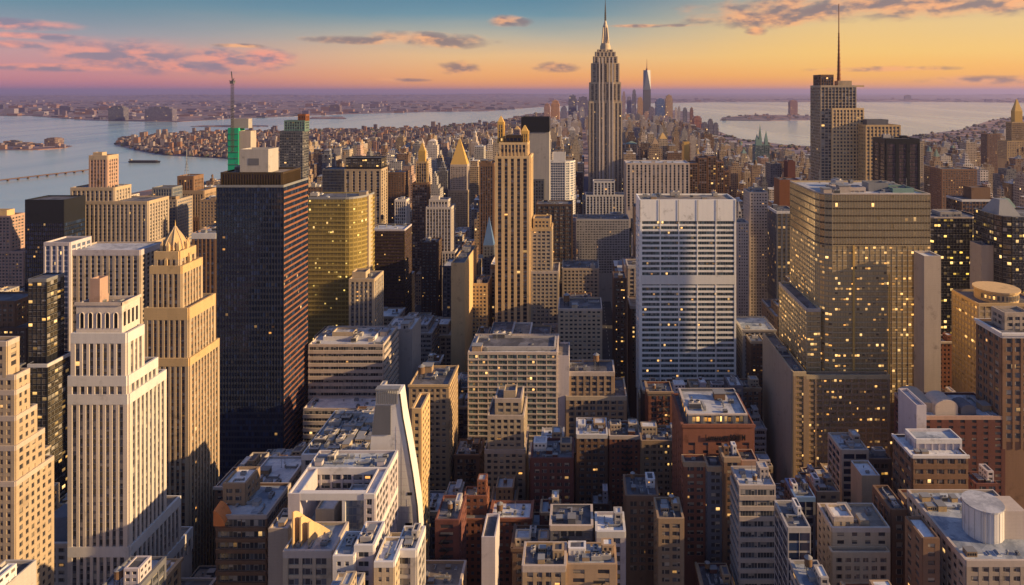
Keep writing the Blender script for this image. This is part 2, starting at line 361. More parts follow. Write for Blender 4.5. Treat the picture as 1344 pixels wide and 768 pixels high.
STY = {  # mode, bay, floor, corner pier, pier width, pier out, spandrel share, spandrel out, windows per bay, blank top (m), glass
    'deco':   dict(mode='strip', bay=2.7, fl=3.3, cor=1.4, pw=1.15, po=.55, sp=.36, so=.22, sub=1, top=4.0, glass='glass_plain'),
    'deco2':  dict(mode='strip', bay=3.9, fl=3.2, cor=1.6, pw=1.6, po=.7, sp=.32, so=.2, sub=2, top=3.0, glass='glass_plain'),
    'ribs':   dict(mode='strip', bay=2.3, fl=3.7, cor=.8, pw=.7, po=.5, sp=.22, so=.12, sub=1, top=2.5, glass='glass_plain'),
    'punch':  dict(mode='band', bay=2.5, fl=3.0, cor=1.0, pw=1.3, po=.30, sp=.50, so=.28, sub=1, top=1.8, glass='glass_home'),
    'punch2': dict(mode='band', bay=3.4, fl=3.1, cor=1.1, pw=1.2, po=.34, sp=.44, so=.30, sub=2, top=2.2, glass='glass_office'),
    'loft':   dict(mode='band', bay=4.4, fl=3.5, cor=1.4, pw=1.2, po=.45, sp=.34, so=.30, sub=3, top=2.5, glass='glass_office'),
    'band':   dict(mode='band', bay=9.0, fl=3.7, cor=.5, pw=.3, po=.12, sp=.46, so=.35, sub=6, top=1.6, glass='glass_plain'),
    'curtain':dict(mode='band', bay=1.7, fl=3.6, cor=.3, pw=.14, po=.20, sp=.22, so=.06, sub=1, top=2.0, glass='glass_black'),
    'grid':   dict(mode='band', bay=3.1, fl=3.6, cor=.9, pw=.5, po=.45, sp=.30, so=.30, sub=1, top=2.0, glass='glass_office'),
    'blank':  dict(mode='none'),
}
prot = None
import numpy as np
prot = np.zeros((768, 1344), np.float32)
cov = np.full((768, 1344), 1e9, np.float32)
FOOT = []                                       # footprints in use
HEROES = []                                     # (px centre, py top, Y, reference phrase)

class B:
    """one building: an empty at its foot, its walls, roofs, windows and roof furniture as children"""
    def __init__(s, name, label, visb=768, group=None, cat='building', ref=None, seed=None, pxprot=True):
        s.name = name; s.label = label; s.visb = visb; s.group = group; s.cat = cat; s.ref = ref
        s.W = M(); s.mats = []; s.win = []; s.roofs = []; s.loc = None; s.extra = []; s.tops = []
        s.rng = random.Random(seed if seed is not None else name+label); s.pp = pxprot
    def mi(s, k):
        if k not in s.mats: s.mats.append(k)
        return s.mats.index(k)
    def rect(s, a, b_, py, Y, d, **k):          # front face from px a to px b_, its top edge at py, standing Y metres off, d metres deep
        x0, x1 = wx(a, Y), wx(b_, Y)
        return s.tier([(x0, Y), (x1, Y), (x1, Y+d), (x0, Y+d)], wz(py, Y), **k)
    def tier(s, poly, z1, z0=None, sty='punch', wall='beige', roof='roof_tar', par=1.1, trim=None, zvis=None, foot=True, prot_=True, glass=None, allsides=False, cornice=0, **ov):
        T = dict(STY[sty]); T.update(ov)
        if glass: T['glass'] = glass
        n = len(poly); cx = sum(p[0] for p in poly)/n; cy = sum(p[1] for p in poly)/n
        if s.loc is None: s.loc = (cx, cy, 0)
        L0 = s.loc
        if z0 is None:
            z0 = 0
            for (pl, zt) in s.tops:
                xs = [p[0] for p in pl]; ys = [p[1] for p in pl]
                if min(xs)-.2 <= cx <= max(xs)+.2 and min(ys)-.2 <= cy <= max(ys)+.2 and zt < z1-.5: z0 = max(z0, zt)
        s.tops.append((poly, z1-par))
        ymin = min(p[1] for p in poly)
        if zvis is None: zvis = wz(s.visb, ymin)-14
        zs = max(z0, zvis, 0)
        lp = [(p[0]-L0[0], p[1]-L0[1]) for p in poly]
        mi = s.mi(wall); tm = s.mi(trim or wall)
        q = s.W
        sc = lambda k: [(cx-L0[0]+(p[0]-(cx-L0[0]))*k, cy-L0[1]+(p[1]-(cy-L0[1]))*k) for p in lp]
        w = max(p[0] for p in lp)-min(p[0] for p in lp); dd = max(p[1] for p in lp)-min(p[1] for p in lp)
        kx = 1-1.0/max(w, 3); ky = 1-1.0/max(dd, 3)
        ccx, ccy = cx-L0[0], cy-L0[1]
        inn = [(ccx+(p[0]-ccx)*kx, ccy+(p[1]-ccy)*ky) for p in lp]
        for i in range(n):
            a, b_ = lp[i], lp[(i+1) % n]; c, d = inn[(i+1) % n], inn[i]
            q.quad([(a[0], a[1], z0), (b_[0], b_[1], z0), (b_[0], b_[1], z1), (a[0], a[1], z1)], None, mi)
            q.quad([(a[0], a[1], z1), (b_[0], b_[1], z1), (c[0], c[1], z1), (d[0], d[1], z1)], None, tm)
            q.quad([(c[0], c[1], z1-par), (d[0], d[1], z1-par), (d[0], d[1], z1), (c[0], c[1], z1)], None, mi)
        rf = M(); rf.quad([(p[0], p[1], z1-par) for p in inn]); s.roofs.append((rf, roof))
        # facades
        ztop = z1-T.get('top', 2)
        rows = {}
        if T['mode'] != 'none':
            fl = T['fl']; nf = int((ztop-zs)/fl); zb = ztop-nf*fl
            for i in range(n):
                a, b_ = lp[i], lp[(i+1) % n]
                wa = (a[0]+L0[0], a[1]+L0[1])
                Lg = math.dist(a, b_)
                if Lg < .8: continue
                U = ((b_[0]-a[0])/Lg, (b_[1]-a[1])/Lg); N = (U[1], -U[0])
                dist = -(N[0]*wa[0]+N[1]*wa[1])
                if dist < -45 and not allsides: continue
                cor = min(T['cor'], Lg*.2) if n <= 6 else .15
                nb = max(1, round((Lg-2*cor)/T['bay'])); bw = (Lg-2*cor)/nb
                pw = min(T['pw'], bw*.6); po, so = T['po'], T['so']
                for k in range(nb+1):
                    if k == 0: u0, u1 = (0, cor+pw*.3)
                    elif k == nb: u0, u1 = (Lg-cor-pw*.3, Lg)
                    else: u0, u1 = cor+k*bw-pw/2, cor+k*bw+pw/2
                    e = po+(.012 if k in (0, nb) else 0)
                    if u1-u0 > .05: q.fbox(a, U, N, u0+.004*(k == 0), u1-.004*(k == nb), zs, ztop+.3, 0, e, mi)
                if T['sp'] > 0:
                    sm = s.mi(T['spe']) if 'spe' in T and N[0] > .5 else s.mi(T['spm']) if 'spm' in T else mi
                    for f in range(nf):
                        h = zb+f*fl; q.fbox(a, U, N, .01, Lg-.01, h, h+T['sp']*fl, 0, so, sm)
                q.fbox(a, U, N, 0, Lg, ztop+.02, z1-.005, 0, po+.03, tm)
                if cornice: q.fbox(a, U, N, -cornice, Lg+cornice, z1-1.1, z1+.12, .02, po+cornice, tm)
                off = i*31+len(s.tops)*7
                if T['mode'] == 'strip':
                    for k in range(nb):
                        r = M(); r.fbox(a, U, N, cor+k*bw, cor+(k+1)*bw, zb, ztop, .005, .06, 0, uv=(off+k*T['sub'], off+(k+1)*T['sub'], 3, 3+nf))
                        s.win.append(('window_strip', r, T['glass'], bw*(ztop-zb)))
                else:
                    for f in range(nf):
                        r = rows.setdefault(f, [M(), 0]); r[1] += Lg*fl
                        r[0].fbox(a, U, N, .02, Lg-.02, zb+f*fl+T['sp']*fl*.9, zb+(f+1)*fl+.01, .005, .06, 0, uv=(off, off+nb*T['sub'], 3+f, 4+f))
        for f, (r, ar) in rows.items(): s.win.append(('window_row', r, T['glass'], ar))
        # where it shows
        pxs = [px_(p[0], p[1]) for p in poly]; ay = min(p[1] for p in poly)
        a, b_ = int(max(0, min(pxs))), int(min(1344, max(pxs)))
        if foot: FOOT.append((min(p[0] for p in poly), max(p[0] for p in poly), min(p[1] for p in poly), max(p[1] for p in poly)))
        yt = int(max(0, min(py_(z1, p[1]) for p in poly)))
        if prot_ and s.pp and b_ > a:
            y2 = int(min(768, s.visb))
            r = prot[yt:y2, a:b_]; r[(r == 0) | (r > ay)] = ay
        s.px = (a+b_)/2; s.Yf = ay; s.pyt = yt; s.rp = (a, b_)
        if b_ > a: cov[yt:768, a:b_] = np.minimum(cov[yt:768, a:b_], ay)
        return lp, z1-par
    def part(s, name, q, mats, parent=None, label=None):
        s.extra.append((name, q, mats, label))
    def local(s, x, y): return (x-s.loc[0], y-s.loc[1])
    def clutter(s, lp, z, n=8, tank=0, kinds=None, big=1.0, keep=None, wallm=None):
        """roof furniture in free slots of the roof outline"""
        xs = [p[0] for p in lp]; ys = [p[1] for p in lp]; x0, x1, y0, y1 = min(xs)+2, max(xs)-2, min(ys)+2, max(ys)-2
        if x1-x0 < 2 or y1-y0 < 2: return
        s.props = getattr(s, 'props', [])
        cell = 5.5*big; nx = max(1, int((x1-x0)/cell)); ny = max(1, int((y1-y0)/cell))
        slots = [(x0+(i+.5)*(x1-x0)/nx, y0+(j+.5)*(y1-y0)/ny) for i in range(nx) for j in range(ny)]
        if keep: slots = [p for p in slots if not (keep[0] <= p[0] <= keep[1] and keep[2] <= p[1] <= keep[3])]
        s.rng.shuffle(slots)
        kinds = kinds or ['ac', 'ac', 'cool', 'bulk', 'duct', 'vent', 'sky', 'plant', 'ant', 'duct', 'ac']
        for i, (x, y) in enumerate(slots[:n+tank]):
            k = 'tank' if i < tank else s.rng.choice(kinds)
            s.props.append((k, x+s.rng.uniform(-.12, .12)*cell, y+s.rng.uniform(-.12, .12)*cell, z, s.rng.choice((0, 90, 180, 270)), big*s.rng.uniform(.8, 1.25), wallm))
    def escape(s, lp, z, fl, n, frac):
        """iron fire escape on the street front: landings, rails and stairs"""
        q = M(); x = lp[0][0]+(lp[1][0]-lp[0][0])*frac; y = lp[0][1]-.6
        for i in range(n):
            h = z-fl*(i+1); q.box(x-2, x+2, y-1.1, y-.02, h, h+.1)
            q.bar((x-2, y-1.1, h+1.0), (x+2, y-1.1, h+1.0), .07); q.bar((x-2, y-1.1, h), (x-2, y-1.1, h+1), .07); q.bar((x+2, y-1.1, h), (x+2, y-1.1, h+1), .07)
            a = 1 if i % 2 else -1; q.bar((x-1.5*a, y-.7, h), (x+1.5*a, y-.7, h-fl), .28)
        s.part('fire_escape', q, ['black_metal'])
    def finish(s):
        root = bpy.data.objects.new(s.name, None); C.objects.link(root); root.location = s.loc; root.empty_display_size = 5
        tag(root, s.label, s.cat, s.group); s.root = root
        link('wall', s.W.mesh('wall', s.mats), root)
        for rf, m_ in s.roofs: link('roof', rf.mesh('roof', [m_]), root)
        s.win.sort(key=lambda t: -t[3]); rest = {}
        for i, (nm, r, gl, ar) in enumerate(s.win):
            if i < 100: link(nm, r.mesh(nm, [gl]), root)
            else:
                rest.setdefault(gl, [nm, M()])[1].join(r)
        for gl, (nm, r) in rest.items(): o = link(nm, r.mesh(nm, [gl]), root); o['kind'] = 'stuff'
        for nm, q, mats, lb in s.extra:
            o = link(nm, q.mesh(nm, mats), root)
            if lb: o['label'] = lb
        for k, x, y, z, rot, sc, wm in getattr(s, 'props', []):
            if k == 'tank':
                t = link('water_tank', tankm(), root, (x, y, z)); link('tank_roof', tankr(), t); link('tank_stand', tanks(), t)
                t.scale = (sc,)*3; continue
            me = dict(ac=ac_unit, cool=cooling, bulk=bulkhead, duct=duct, vent=vent, sky=skylight, ant=antenna, plant=plant_room)[k]
            if k in ('bulk', 'plant') and wm: me = me(wm, 'grey_metal', 'black_metal')
            else: me = me()
            o = link(me.name.split('.')[0], me, root, (x, y, z)); o.rotation_euler[2] = R(rot); o.scale = (sc,)*3
        if s.ref: HEROES.append((s.px, s.pyt, s.Yf, s.ref, s.rp))
        return root

# ------------------------------------------------------------------ the setting: water, land, streets
m, g, b = newmat('water')
p = g.n('ShaderNodeNewGeometry').outputs['Position']; px3 = g.v('MULTIPLY', p, (1, .28, 1))
n_a = g.noise(g.v('MULTIPLY', p, (1, .16, 1)), .0011, 5, .6, .8); n_b = g.noise(p, .03, 4, .7)
g.put(b.inputs['Base Color'], g.mix(g.mr(n_a, .40, .62), (.20, .36, .46), (.42, .54, .58)))
b.inputs['Roughness'].default_value = .17; b.inputs['Specular IOR Level'].default_value = .5
bp = g.n('ShaderNodeBump'); bp.inputs['Strength'].default_value = .4; bp.inputs['Distance'].default_value = 1.2
g.put(bp.inputs['Height'], g.m('ADD', g.noise(p, .045, 5, .7), g.m('MULTIPLY', n_a, 8))); g.put(b.inputs['Normal'], bp.outputs[0])
m, g, b = newmat('far_ground')
p = g.n('ShaderNodeNewGeometry').outputs['Position']
v = g.n('ShaderNodeTexVoronoi'); g.put(v.inputs['Vector'], p); v.inputs['Scale'].default_value = .012
v2 = g.n('ShaderNodeTexVoronoi'); g.put(v2.inputs['Vector'], p); v2.inputs['Scale'].default_value = .0035
nn = g.noise(g.v('MULTIPLY', p, (1, .35, 1)), .0007, 6, .65)
c = g.ramp(nn, [(.34, (.022, .025, .045)), (.47, (.055, .043, .075)), (.56, (.10, .062, .08)), (.66, (.035, .045, .055))])
r1, r2, r3 = g.sep(v.outputs['Color']); q1, q2, q3 = g.sep(v2.outputs['Color'])
c = g.mix(g.m('GREATER_THAN', r1, .78), c, (.30, .22, .22)); c = g.mix(g.m('GREATER_THAN', r2, .86), c, (.24, .12, .08)); c = g.mix(g.mr(q1, .6, .9, 0, .5), c, (.20, .17, .22))
g.put(b.inputs['Base Color'], c); b.inputs['Roughness'].default_value = .9
m, g, b = newmat('asphalt')
p = g.n('ShaderNodeNewGeometry').outputs['Position']
n_ = g.noise(p, .4, 4); q = g.noise(p, .02, 4, .7)
g.put(b.inputs['Base Color'], g.mix(g.mr(q, .45, .6), (.045, .045, .05), (.075, .07, .068))); b.inputs['Roughness'].default_value = .85
wallmat('pavement', (.22, .21, .20), courses=False); wallmat('lane_paint', (.62, .60, .52), courses=False)

def gp(px, py):                                  # ground point seen at a pixel
    Y = F*H/(py-VY); return (wx(px, Y), Y)
water = M(); water.quad([(-90000, -600, -2), (90000, -600, -2), (90000, 95000, -2), (-90000, 95000, -2)])
tag(link('water', water.mesh('water', ['water'])), kind='structure')
LAND = {}
def land(name, poly, mat, z=0.0):
    q = M(); q.prism(poly, -3, z, 0); o = tag(link(name, q.mesh(name, [mat])), kind='structure'); LAND[name] = poly; return o
near = [gp(*a) for a in [(0, 302), (60, 285), (130, 262), (210, 246), (285, 236), (330, 222), (345, 212), (300, 208), (215, 203), (180, 197), (150, 189), (160, 183), (200, 178), (270, 174), (345, 173), (420, 171), (520, 169), (600, 165), (655, 161), (690, 150), (740, 146), (800, 143), (860, 142), (905, 147), (925, 165), (965, 181), (1030, 190), (1085, 193), (1140, 187), (1200, 178), (1262, 170), (1300, 158), (1344, 152), (1500, 146)]]
man = [(-1500, -400), (1200, -400), (3500, 1500)]+[near[-1]]+near[-2::-1]+[(-1000, 1100), (-1500, 800)]
MAN = man
land('city_ground', man, 'far_ground')
shore = [gp(*a) for a in [(-420, 153), (40, 152), (75, 155), (120, 158), (165, 159), (235, 160), (300, 156), (380, 153), (450, 150), (560, 147), (640, 146), (700, 141), (780, 137), (860, 135.5), (940, 134), (1040, 133.5), (1140, 132.5), (1240, 133.5), (1344, 135), (1600, 136)]]
land('far_shore', shore+[(88000, 94000), (-88000, 94000)], 'far_ground')
land('harbour_island', [gp(*a) for a in [(-60, 197), (50, 196.5), (84, 194), (95, 191.5), (70, 189.5), (30, 189), (-60, 188)]], 'far_ground')
land('bay_island', [gp(*a) for a in [(945, 158), (1010, 158.5), (1080, 157.5), (1082, 152.5), (1040, 151), (985, 151), (948, 154)]], 'far_ground')
land('sand_bar', [gp(*a) for a in [(250, 166), (300, 166.6), (352, 166), (352, 164.6), (300, 164.2), (262, 164.8)]], 'far_ground')
land('bay_islet', [gp(*a) for a in [(405, 156), (455, 156), (450, 153), (410, 153)]], 'far_ground')
# near streets: one asphalt sheet with avenues, pavements and lane lines
q = M(); q.quad([(-900, 150, .004), (900, 150, .004), (1000, 1250, .004), (-450, 1250, .004)]); tag(link('road', q.mesh('road', ['asphalt'])), kind='structure')
q = M(); q2 = M()
for ax in (-450, -210, 30, 270, 510):
    for s_ in (-1, 1): q.box(ax+s_*11-2, ax+s_*11+2, 160, 1200, 0, .14)
    for k_ in range(90): q2.quad([(ax-.15, 200+k_*11, .01), (ax+.15, 200+k_*11, .01), (ax+.15, 205+k_*11, .01), (ax-.15, 205+k_*11, .01)])
tag(link('pavement', q.mesh('pavement', ['pavement'])), kind='structure'); tag(link('lane_markings', q2.mesh('lane_markings', ['lane_paint'])), kind='structure')
# low ridges behind the bay
rg = random.Random(5)
for Yr, hmax, xa, xb in ((17000, 62, 900, 1500), (26000, 130, -600, 700), (34000, 150, 500, 1700), (15000, 42, -700, 420)):
    q = M(); n_ = 90; hs = []; h_ = .5
    for i in range(n_+1): h_ = min(1, max(.12, h_+rg.uniform(-.16, .16))); hs.append(h_*hmax*min(1, i/8, (n_-i)/8))
    xs = [wx(xa+(xb-xa)*i/n_, Yr) for i in range(n_+1)]
    for i in range(n_):
        q.quad([(xs[i], Yr-hmax*9, -1), (xs[i+1], Yr-hmax*9, -1), (xs[i+1], Yr, hs[i+1]), (xs[i], Yr, hs[i])]); q.quad([(xs[i], Yr, hs[i]), (xs[i+1], Yr, hs[i+1]), (xs[i+1], Yr+hmax*12, -1), (xs[i], Yr+hmax*12, -1)])
    tag(link('hills', q.mesh('hills', ['far_ground'])), kind='structure')

# ------------------------------------------------------------------ landmark and foreground buildings
# ---- left edge
b = B('stepped_tower', 'tan stone stepped tower with sunlit right side cut off by left picture edge', 768, ref='stepped tan tower at the left edge')
Y = 235; k = dict(sty='punch', wall='tan_stone', trim='limestone', pw=1.3, sp=.42)
for back, top in ((70, 632), (58, 585), (48, 546), (38, 512), (29, 492)):
    d = (back-20)*Y/(760-back) if back > 20 else 6
    lp, z = b.rect(-70, 20, top, Y+.05*(70-back), max(6, d), roof='roof_gravel', par=.9, **k)
lp, z = b.rect(-40, 9, 448, Y+2, 5, **k)
b.clutter(lp, z, 2); b.finish()

b = B('deco_tower', 'tall white stone tower with dark vertical window strips and five arched windows on top', 768, ref='tall white stone tower with arched windows')
Y = 260; k = dict(sty='deco', wall='pale_stone', trim='white_panel', roof='roof_gravel', spm='slate', so=.1, sp=.3)
for back, top, a, bb in ((252, 782, 90, 171), (236, 717, 90, 170), (217, 517, 90, 168.5), (206, 493, 90, 167)):
    d = (back-bb)*Y/(760-back); lp, z = b.rect(a, bb, top, Y+.06*(252-back)/10, d, par=.9, **k)
lp, z = b.rect(94, 166, 437, Y+.5, 10, **k)
lp, z = b.rect(100, 160, 399, Y+1.2, 10.6, sty='blank', wall='pale_stone', trim='pale_stone', roof='roof_gravel', par=1.2)
q = M(); x0, x1 = b.local(wx(100, Y+1.2), 0)[0], b.local(wx(160, Y+1.2), 0)[0]; yy = Y+1.2-b.loc[1]
wlist = []
for i in range(5):                               # arched crown windows
    q = M(); cxw = x0+(x1-x0)*(i+.7)/5.4; zt = wz(410, Y+1.2); pts = [(cxw-.75, yy-.05, zt-6.2), (cxw+.75, yy-.05, zt-6.2)]
    pts += [(cxw+.75*math.cos(t*math.pi/6), yy-.05, zt-.9+.75*math.sin(t*math.pi/6)) for t in range(7)]
    q.quad(pts, [(0, 0)]*9); b.part('arched_window', q, ['black_metal'])
    q = M()
    for t in range(6):
        A = (cxw+.85*math.cos(t*math.pi/6), yy-.1, zt-.9+.85*math.sin(t*math.pi/6)); E = (cxw+.85*math.cos((t+1)*math.pi/6), yy-.1, zt-.9+.85*math.sin((t+1)*math.pi/6)); q.bar(A, E, .25)
    q.bar((cxw-.85, yy-.1, zt-6.2), (cxw-.85, yy-.1, zt-.9), .22); q.bar((cxw+.85, yy-.1, zt-6.2), (cxw+.85, yy-.1, zt-.9), .22)
    b.part('window_arch', q, ['pale_stone'])
for yk in range(4):                              # the lit side
    q = M(); yc = yy+1.6+yk*2.4; q.box(x1-.02, x1+.08, yc-.6, yc+.6, wz(410, Y)-6.2, wz(410, Y)-.6); b.part('arched_window', q, ['black_metal'])
q = M(); q.box(x0-.4, x1+.4, yy-.5, yy-.02, wz(402, Y), wz(399, Y)+.3); q.box(x1+.02, x1+.5, yy-.5, yy+11, wz(402, Y)+.01, wz(399, Y)+.31)
b.part('cornice', q, ['limestone'])
lp, z = b.rect(117, 131, 390, Y+4, 5, sty='blank', wall='pink_stone', prot_=False)
b.rect(118, 131, 366, Y+4.1, 4.6, sty='blank', wall='pink_stone', roof='roof_gravel')
b.clutter([(x0, yy+1), (x1, yy+1), (x1, yy+9), (x0, yy+9)], wz(399, Y+1.2)-1.2, 4, kinds=['ac', 'vent', 'duct'], big=.6)
b.finish()

b = B('ziggurat_tower', 'tan stone tower with golden ziggurat crown and pointed sunlit dome', 760, ref='tan tower with the golden pointed crown')
Y = 330; k = dict(sty='deco', wall='tan_stone', trim='gold_stone', roof='roof_gravel', spm='brown_brick', so=.15)
b.rect(178, 248, 470, Y-.2, 27, **k)
b.rect(190, 247, 404, Y+.5, 24, **dict(k, top=6))
b.rect(197, 238, 349, Y+3, 18, **k); b.rect(203, 235, 330, Y+5, 14, **k)
cx, cy = b.local((wx(203, 335)+wx(235, 335))/2, 342); w = (wx(235, 335)-wx(203, 335))/2
q = M(); zz = wz(330, 335)
prof = [(1.0, 0), (.92, 2.2), (.80, 4.2), (.62, 6.2), (.42, 8.0), (.22, 9.6), (.06, 11.4)]
for (r0, h0), (r1, h1) in zip(prof, prof[1:]):
    oc = [(cx+w*.92*r0*math.cos(R(22.5+45*i)), cy+w*.92*r0*math.sin(R(22.5+45*i))) for i in range(8)]
    q.prism(oc, zz+h0, zz+h1, scale=r1/r0)
b.part('dome', q, ['gold_stone'])
q = M()
for i in range(8):
    for (r0, h0), (r1, h1) in zip(prof, prof[1:]):
        c_, s_ = math.cos(R(22.5+45*i)), math.sin(R(22.5+45*i)); q.bar((cx+w*.94*r0*c_, cy+w*.94*r0*s_, zz+h0), (cx+w*.94*r1*c_, cy+w*.94*r1*s_, zz+h1), .35)
b.part('dome_rib', q, ['tan_stone'])
for hh_, rr_ in ((wz(349, 333), 1.18), (wz(330, 335), .95)):
    for i in range(8):                           # stepped pinnacles round the crown
        c_, s_ = math.cos(R(45*i)), math.sin(R(45*i)); q = M(); xx, yy = cx+w*rr_*c_, cy+w*rr_*s_; q.prism([(xx-.7, yy-.7), (xx+.7, yy-.7), (xx+.7, yy+.7), (xx-.7, yy+.7)], hh_-1.2, hh_+2.4); q.prism([(xx-.7, yy-.7), (xx+.7, yy-.7), (xx+.7, yy+.7), (xx-.7, yy+.7)], hh_+2.4, hh_+4.6, scale=.1); b.part('pinnacle', q, ['gold_stone'])
q = M(); q.cyl(cx, cy, .35, zz+11, zz+14.5, 6, r2=.05); b.part('finial', q, ['gilded'])
b.finish()

b = B('glass_tower', 'black glass slab tower whose right side glows red-brown in the sunset', 655, ref='black glass slab tower')
Y = 400; x0 = wx(284, Y); x1 = wx(372, Y)
lp, z = b.rect(284, 372, 243, Y, 36, sty='curtain', wall='black_metal', roof='roof_tar', fl=3.6, sp=.34, top=1.4, trim='grey_metal', spm='navy_metal', spe='painted_reflection', so=.1)  # right-face spandrels coloured red-brown: the sunset reflection painted in
b.rect(290, 370, 226, Y+4, 26, sty='ribs', wall='bronze_metal', roof='roof_gravel', bay=1.6, top=1.2, glass='glass_brown')
lp2, z2 = b.rect(315, 352, 196, Y+9, 14, sty='blank', wall='grey_concrete', roof='roof_silver', trim='limestone')
q = M(); q.box(*[b.local(wx(326, Y+9), 0)[0], b.local(wx(340, Y+9), 0)[0]], Y+9-b.loc[1]-.12, Y+9-b.loc[1]-.01, wz(217, Y+9), wz(208, Y+9))
b.part('louvre', q, ['slate'])
b.clutter([(lp2[0][0]-8, lp2[0][1]-2), (lp2[0][0]-1, lp2[0][1]-2), (lp2[0][0]-1, lp2[2][1]), (lp2[0][0]-8, lp2[2][1])], wz(226, Y+4)-1.1, 3)
b.finish()

b = B('office_block', 'black glass tower with a blank dark cap at the far left by the river', 470, ref='black capped tower by the river')
b.rect(33, 84, 262, 560, 24, sty='curtain', wall='black_metal', top=20, glass='glass_black', fl=3.8, sp=.3); b.finish()
b = B('masonry_tower', 'big brown-grey stone tower rising in broad tiers above the river, a turret on top', 400, ref='broad brown-grey stone tower')
Y = 600; k = dict(sty='deco2', wall='warm_concrete', trim='tan_stone')
b.rect(84, 198, 318, Y-.6, 36, **k); b.rect(87, 194, 264, Y, 30, **k); lp, z = b.rect(93, 150, 246, Y+4, 22, **k)
b.clutter(lp, z, 4, 1); b.rect(117, 141, 204, Y+8, 14, sty='deco', wall='pink_stone', trim='tan_stone', sub=1); b.rect(122, 134, 200, Y+11, 6, sty='blank', wall='tan_stone')
q = M(); yy = Y-.6-b.loc[1]; q.box(b.local(wx(88, Y), 0)[0], b.local(wx(132, Y), 0)[0], yy-1.0, yy-.8, wz(332, Y), wz(325, Y)); b.part('roof_screen', q, ['white_panel'])
b.finish()
b = B('pier_block', 'grey office tower with white vertical piers behind tall white stone tower', 690, ref='grey tower with white piers')
b.rect(58, 92, 318, 470, 20, sty='ribs', wall='lilac_stone', bay=4.2, pw=1.4, sub=2, glass='glass_blue', sp=.3)
b.rect(92, 184, 328, 472, 26, sty='deco', wall='warm_concrete', trim='lilac_stone', bay=4.4, sub=1, pw=2, roof='roof_silver'); b.finish()
b = B('glass_block', 'narrow black glass block with a white ledge between stone towers', 768, ref='narrow black block with the white ledge')
b.rect(36, 62, 478, 405, 20, sty='curtain', wall='black_metal', glass='glass_lit', fl=3.6, bay=2.6, sub=1, trim='white_panel'); b.rect(37, 61, 366, 409, 14, sty='curtain', wall='black_metal', glass='glass_lit', bay=2.6, par=.6, trim='grey_metal'); b.finish()
b = B('brick_tower', 'reddish brick building with sunlit top at the left edge of the river', 500, ref='reddish building at the left edge')
b.rect(-30, 31, 330, 640, 26, sty='punch2', wall='pink_stone'); b.rect(-20, 14, 283, 645, 16, sty='punch2', wall='pink_stone'); b.rect(-20, 9, 276, 648, 9, sty='blank', wall='gold_stone'); b.finish()
b = B('dark_block', 'dark brown lit block at the far left, below the reddish building', 768)
b.rect(-40, 35, 430, 430, 26, sty='punch2', wall='dark_brick', glass='glass_lit'); b.rect(-35, 20, 395, 434, 20, sty='punch2', wall='brown_brick', glass='glass_lit'); b.finish()
b = B('mansard_block', 'low block with a dark slate roof and pale cornice at bottom left', 768)
Y = 275; lp, z = b.rect(28, 90, 712, Y, 26, sty='punch2', wall='grey_concrete', trim='limestone', roof='roof_blue', cornice=.5)
q = M(); P_ = [(p[0]*.86, p[1]*.86) for p in lp]; q.prism(P_, z, z+7, scale=.55); b.part('mansard_roof', q, ['slate']); b.finish()

# ---- left mid distance
def simple(name, label, a, bb, py, Y, d, visb, ref=None, n=3, tank=0, **k):
    b = B(name, label, visb, ref=ref); lp, z = b.rect(a, bb, py, Y, d, **k); w = lp[1][0]-lp[0][0]
    if Y < 440:
        if k.get('sty') != 'blank' and w > 7 and d > 8:
            X0, X1 = lp[0][0]+b.loc[0]+.9, lp[1][0]+b.loc[0]-.9
            for r_ in range(b.rng.choice((1, 2))):
                ww = (X1-X0)*b.rng.uniform(.22, .42); xx = X0 if r_ else X1-ww; yy = Y+b.rng.uniform(.38, .5)*d
                b.tier([(xx, yy), (xx+ww, yy), (xx+ww, yy+d*.34), (xx, yy+d*.34)], z+b.rng.uniform(2.6, 5), z0=z, sty='punch', wall=b.rng.choice(['white_panel', 'tan_brick', 'grey_concrete', k.get('wall'), 'beige']), roof=b.rng.choice(['roof_white', 'roof_silver', 'roof_tar']), glass='glass_home', foot=False, prot_=False, top=.8, bay=1.8, fl=2.2, pw=.8, cor=.3, par=.3)
            if k.get('sty') == 'punch': b.escape(lp, z-1.5, 3.0, 10, b.rng.uniform(.3, .7))
            if b.rng.random() < .5: tank = max(tank, 1) if d > 12 else tank
        b.clutter(lp, z, n*3+6, tank, big=b.rng.uniform(.45, .6), wallm=k.get('wall'))
    else: b.clutter(lp, z, n+2, tank, wallm=k.get('wall'))
    b.finish(); return b
    b = B(name, label, visb, ref=ref); lp, z = b.rect(a, bb, py, Y, d, **k); b.clutter(lp, z, n, tank, wallm=k.get('wall')); b.finish(); return b
b = B('plant_tower', 'grey-brown tower with glassy rooftop plant left of the masted tower', 330)
lp, z = b.rect(190, 232, 262, 650, 26, sty='punch2', wall='warm_concrete', glass='glass_blue'); b.rect(200, 226, 246, 654, 16, sty='grid', wall='grey_metal', glass='glass_blue', bay=2.5); b.clutter(lp, z, 4); b.finish()
b = B('masted_tower', 'brown tower with a thin radio mast in front of the river', 330, ref='brown tower with the radio mast')
Y = 700; b.rect(228, 272, 285, Y-1, 30, sty='deco', wall='brown_brick'); b.rect(231, 268, 250, Y, 26, sty='deco', wall='tan_brick', glass='glass_plain'); b.rect(233, 254, 231, Y+3, 18, sty='deco', wall='brown_brick')
q = M(); m_ = b.local(wx(245, Y+10), Y+10); q.bar((m_[0], m_[1], wz(231, Y)-1), (m_[0], m_[1], wz(196, Y)), .5); [q.bar((m_[0]-2.5+i*.35, m_[1], wz(225-i*4, Y)), (m_[0]+2.5-i*.35, m_[1], wz(225-i*4, Y)), .3) for i in range(5)]
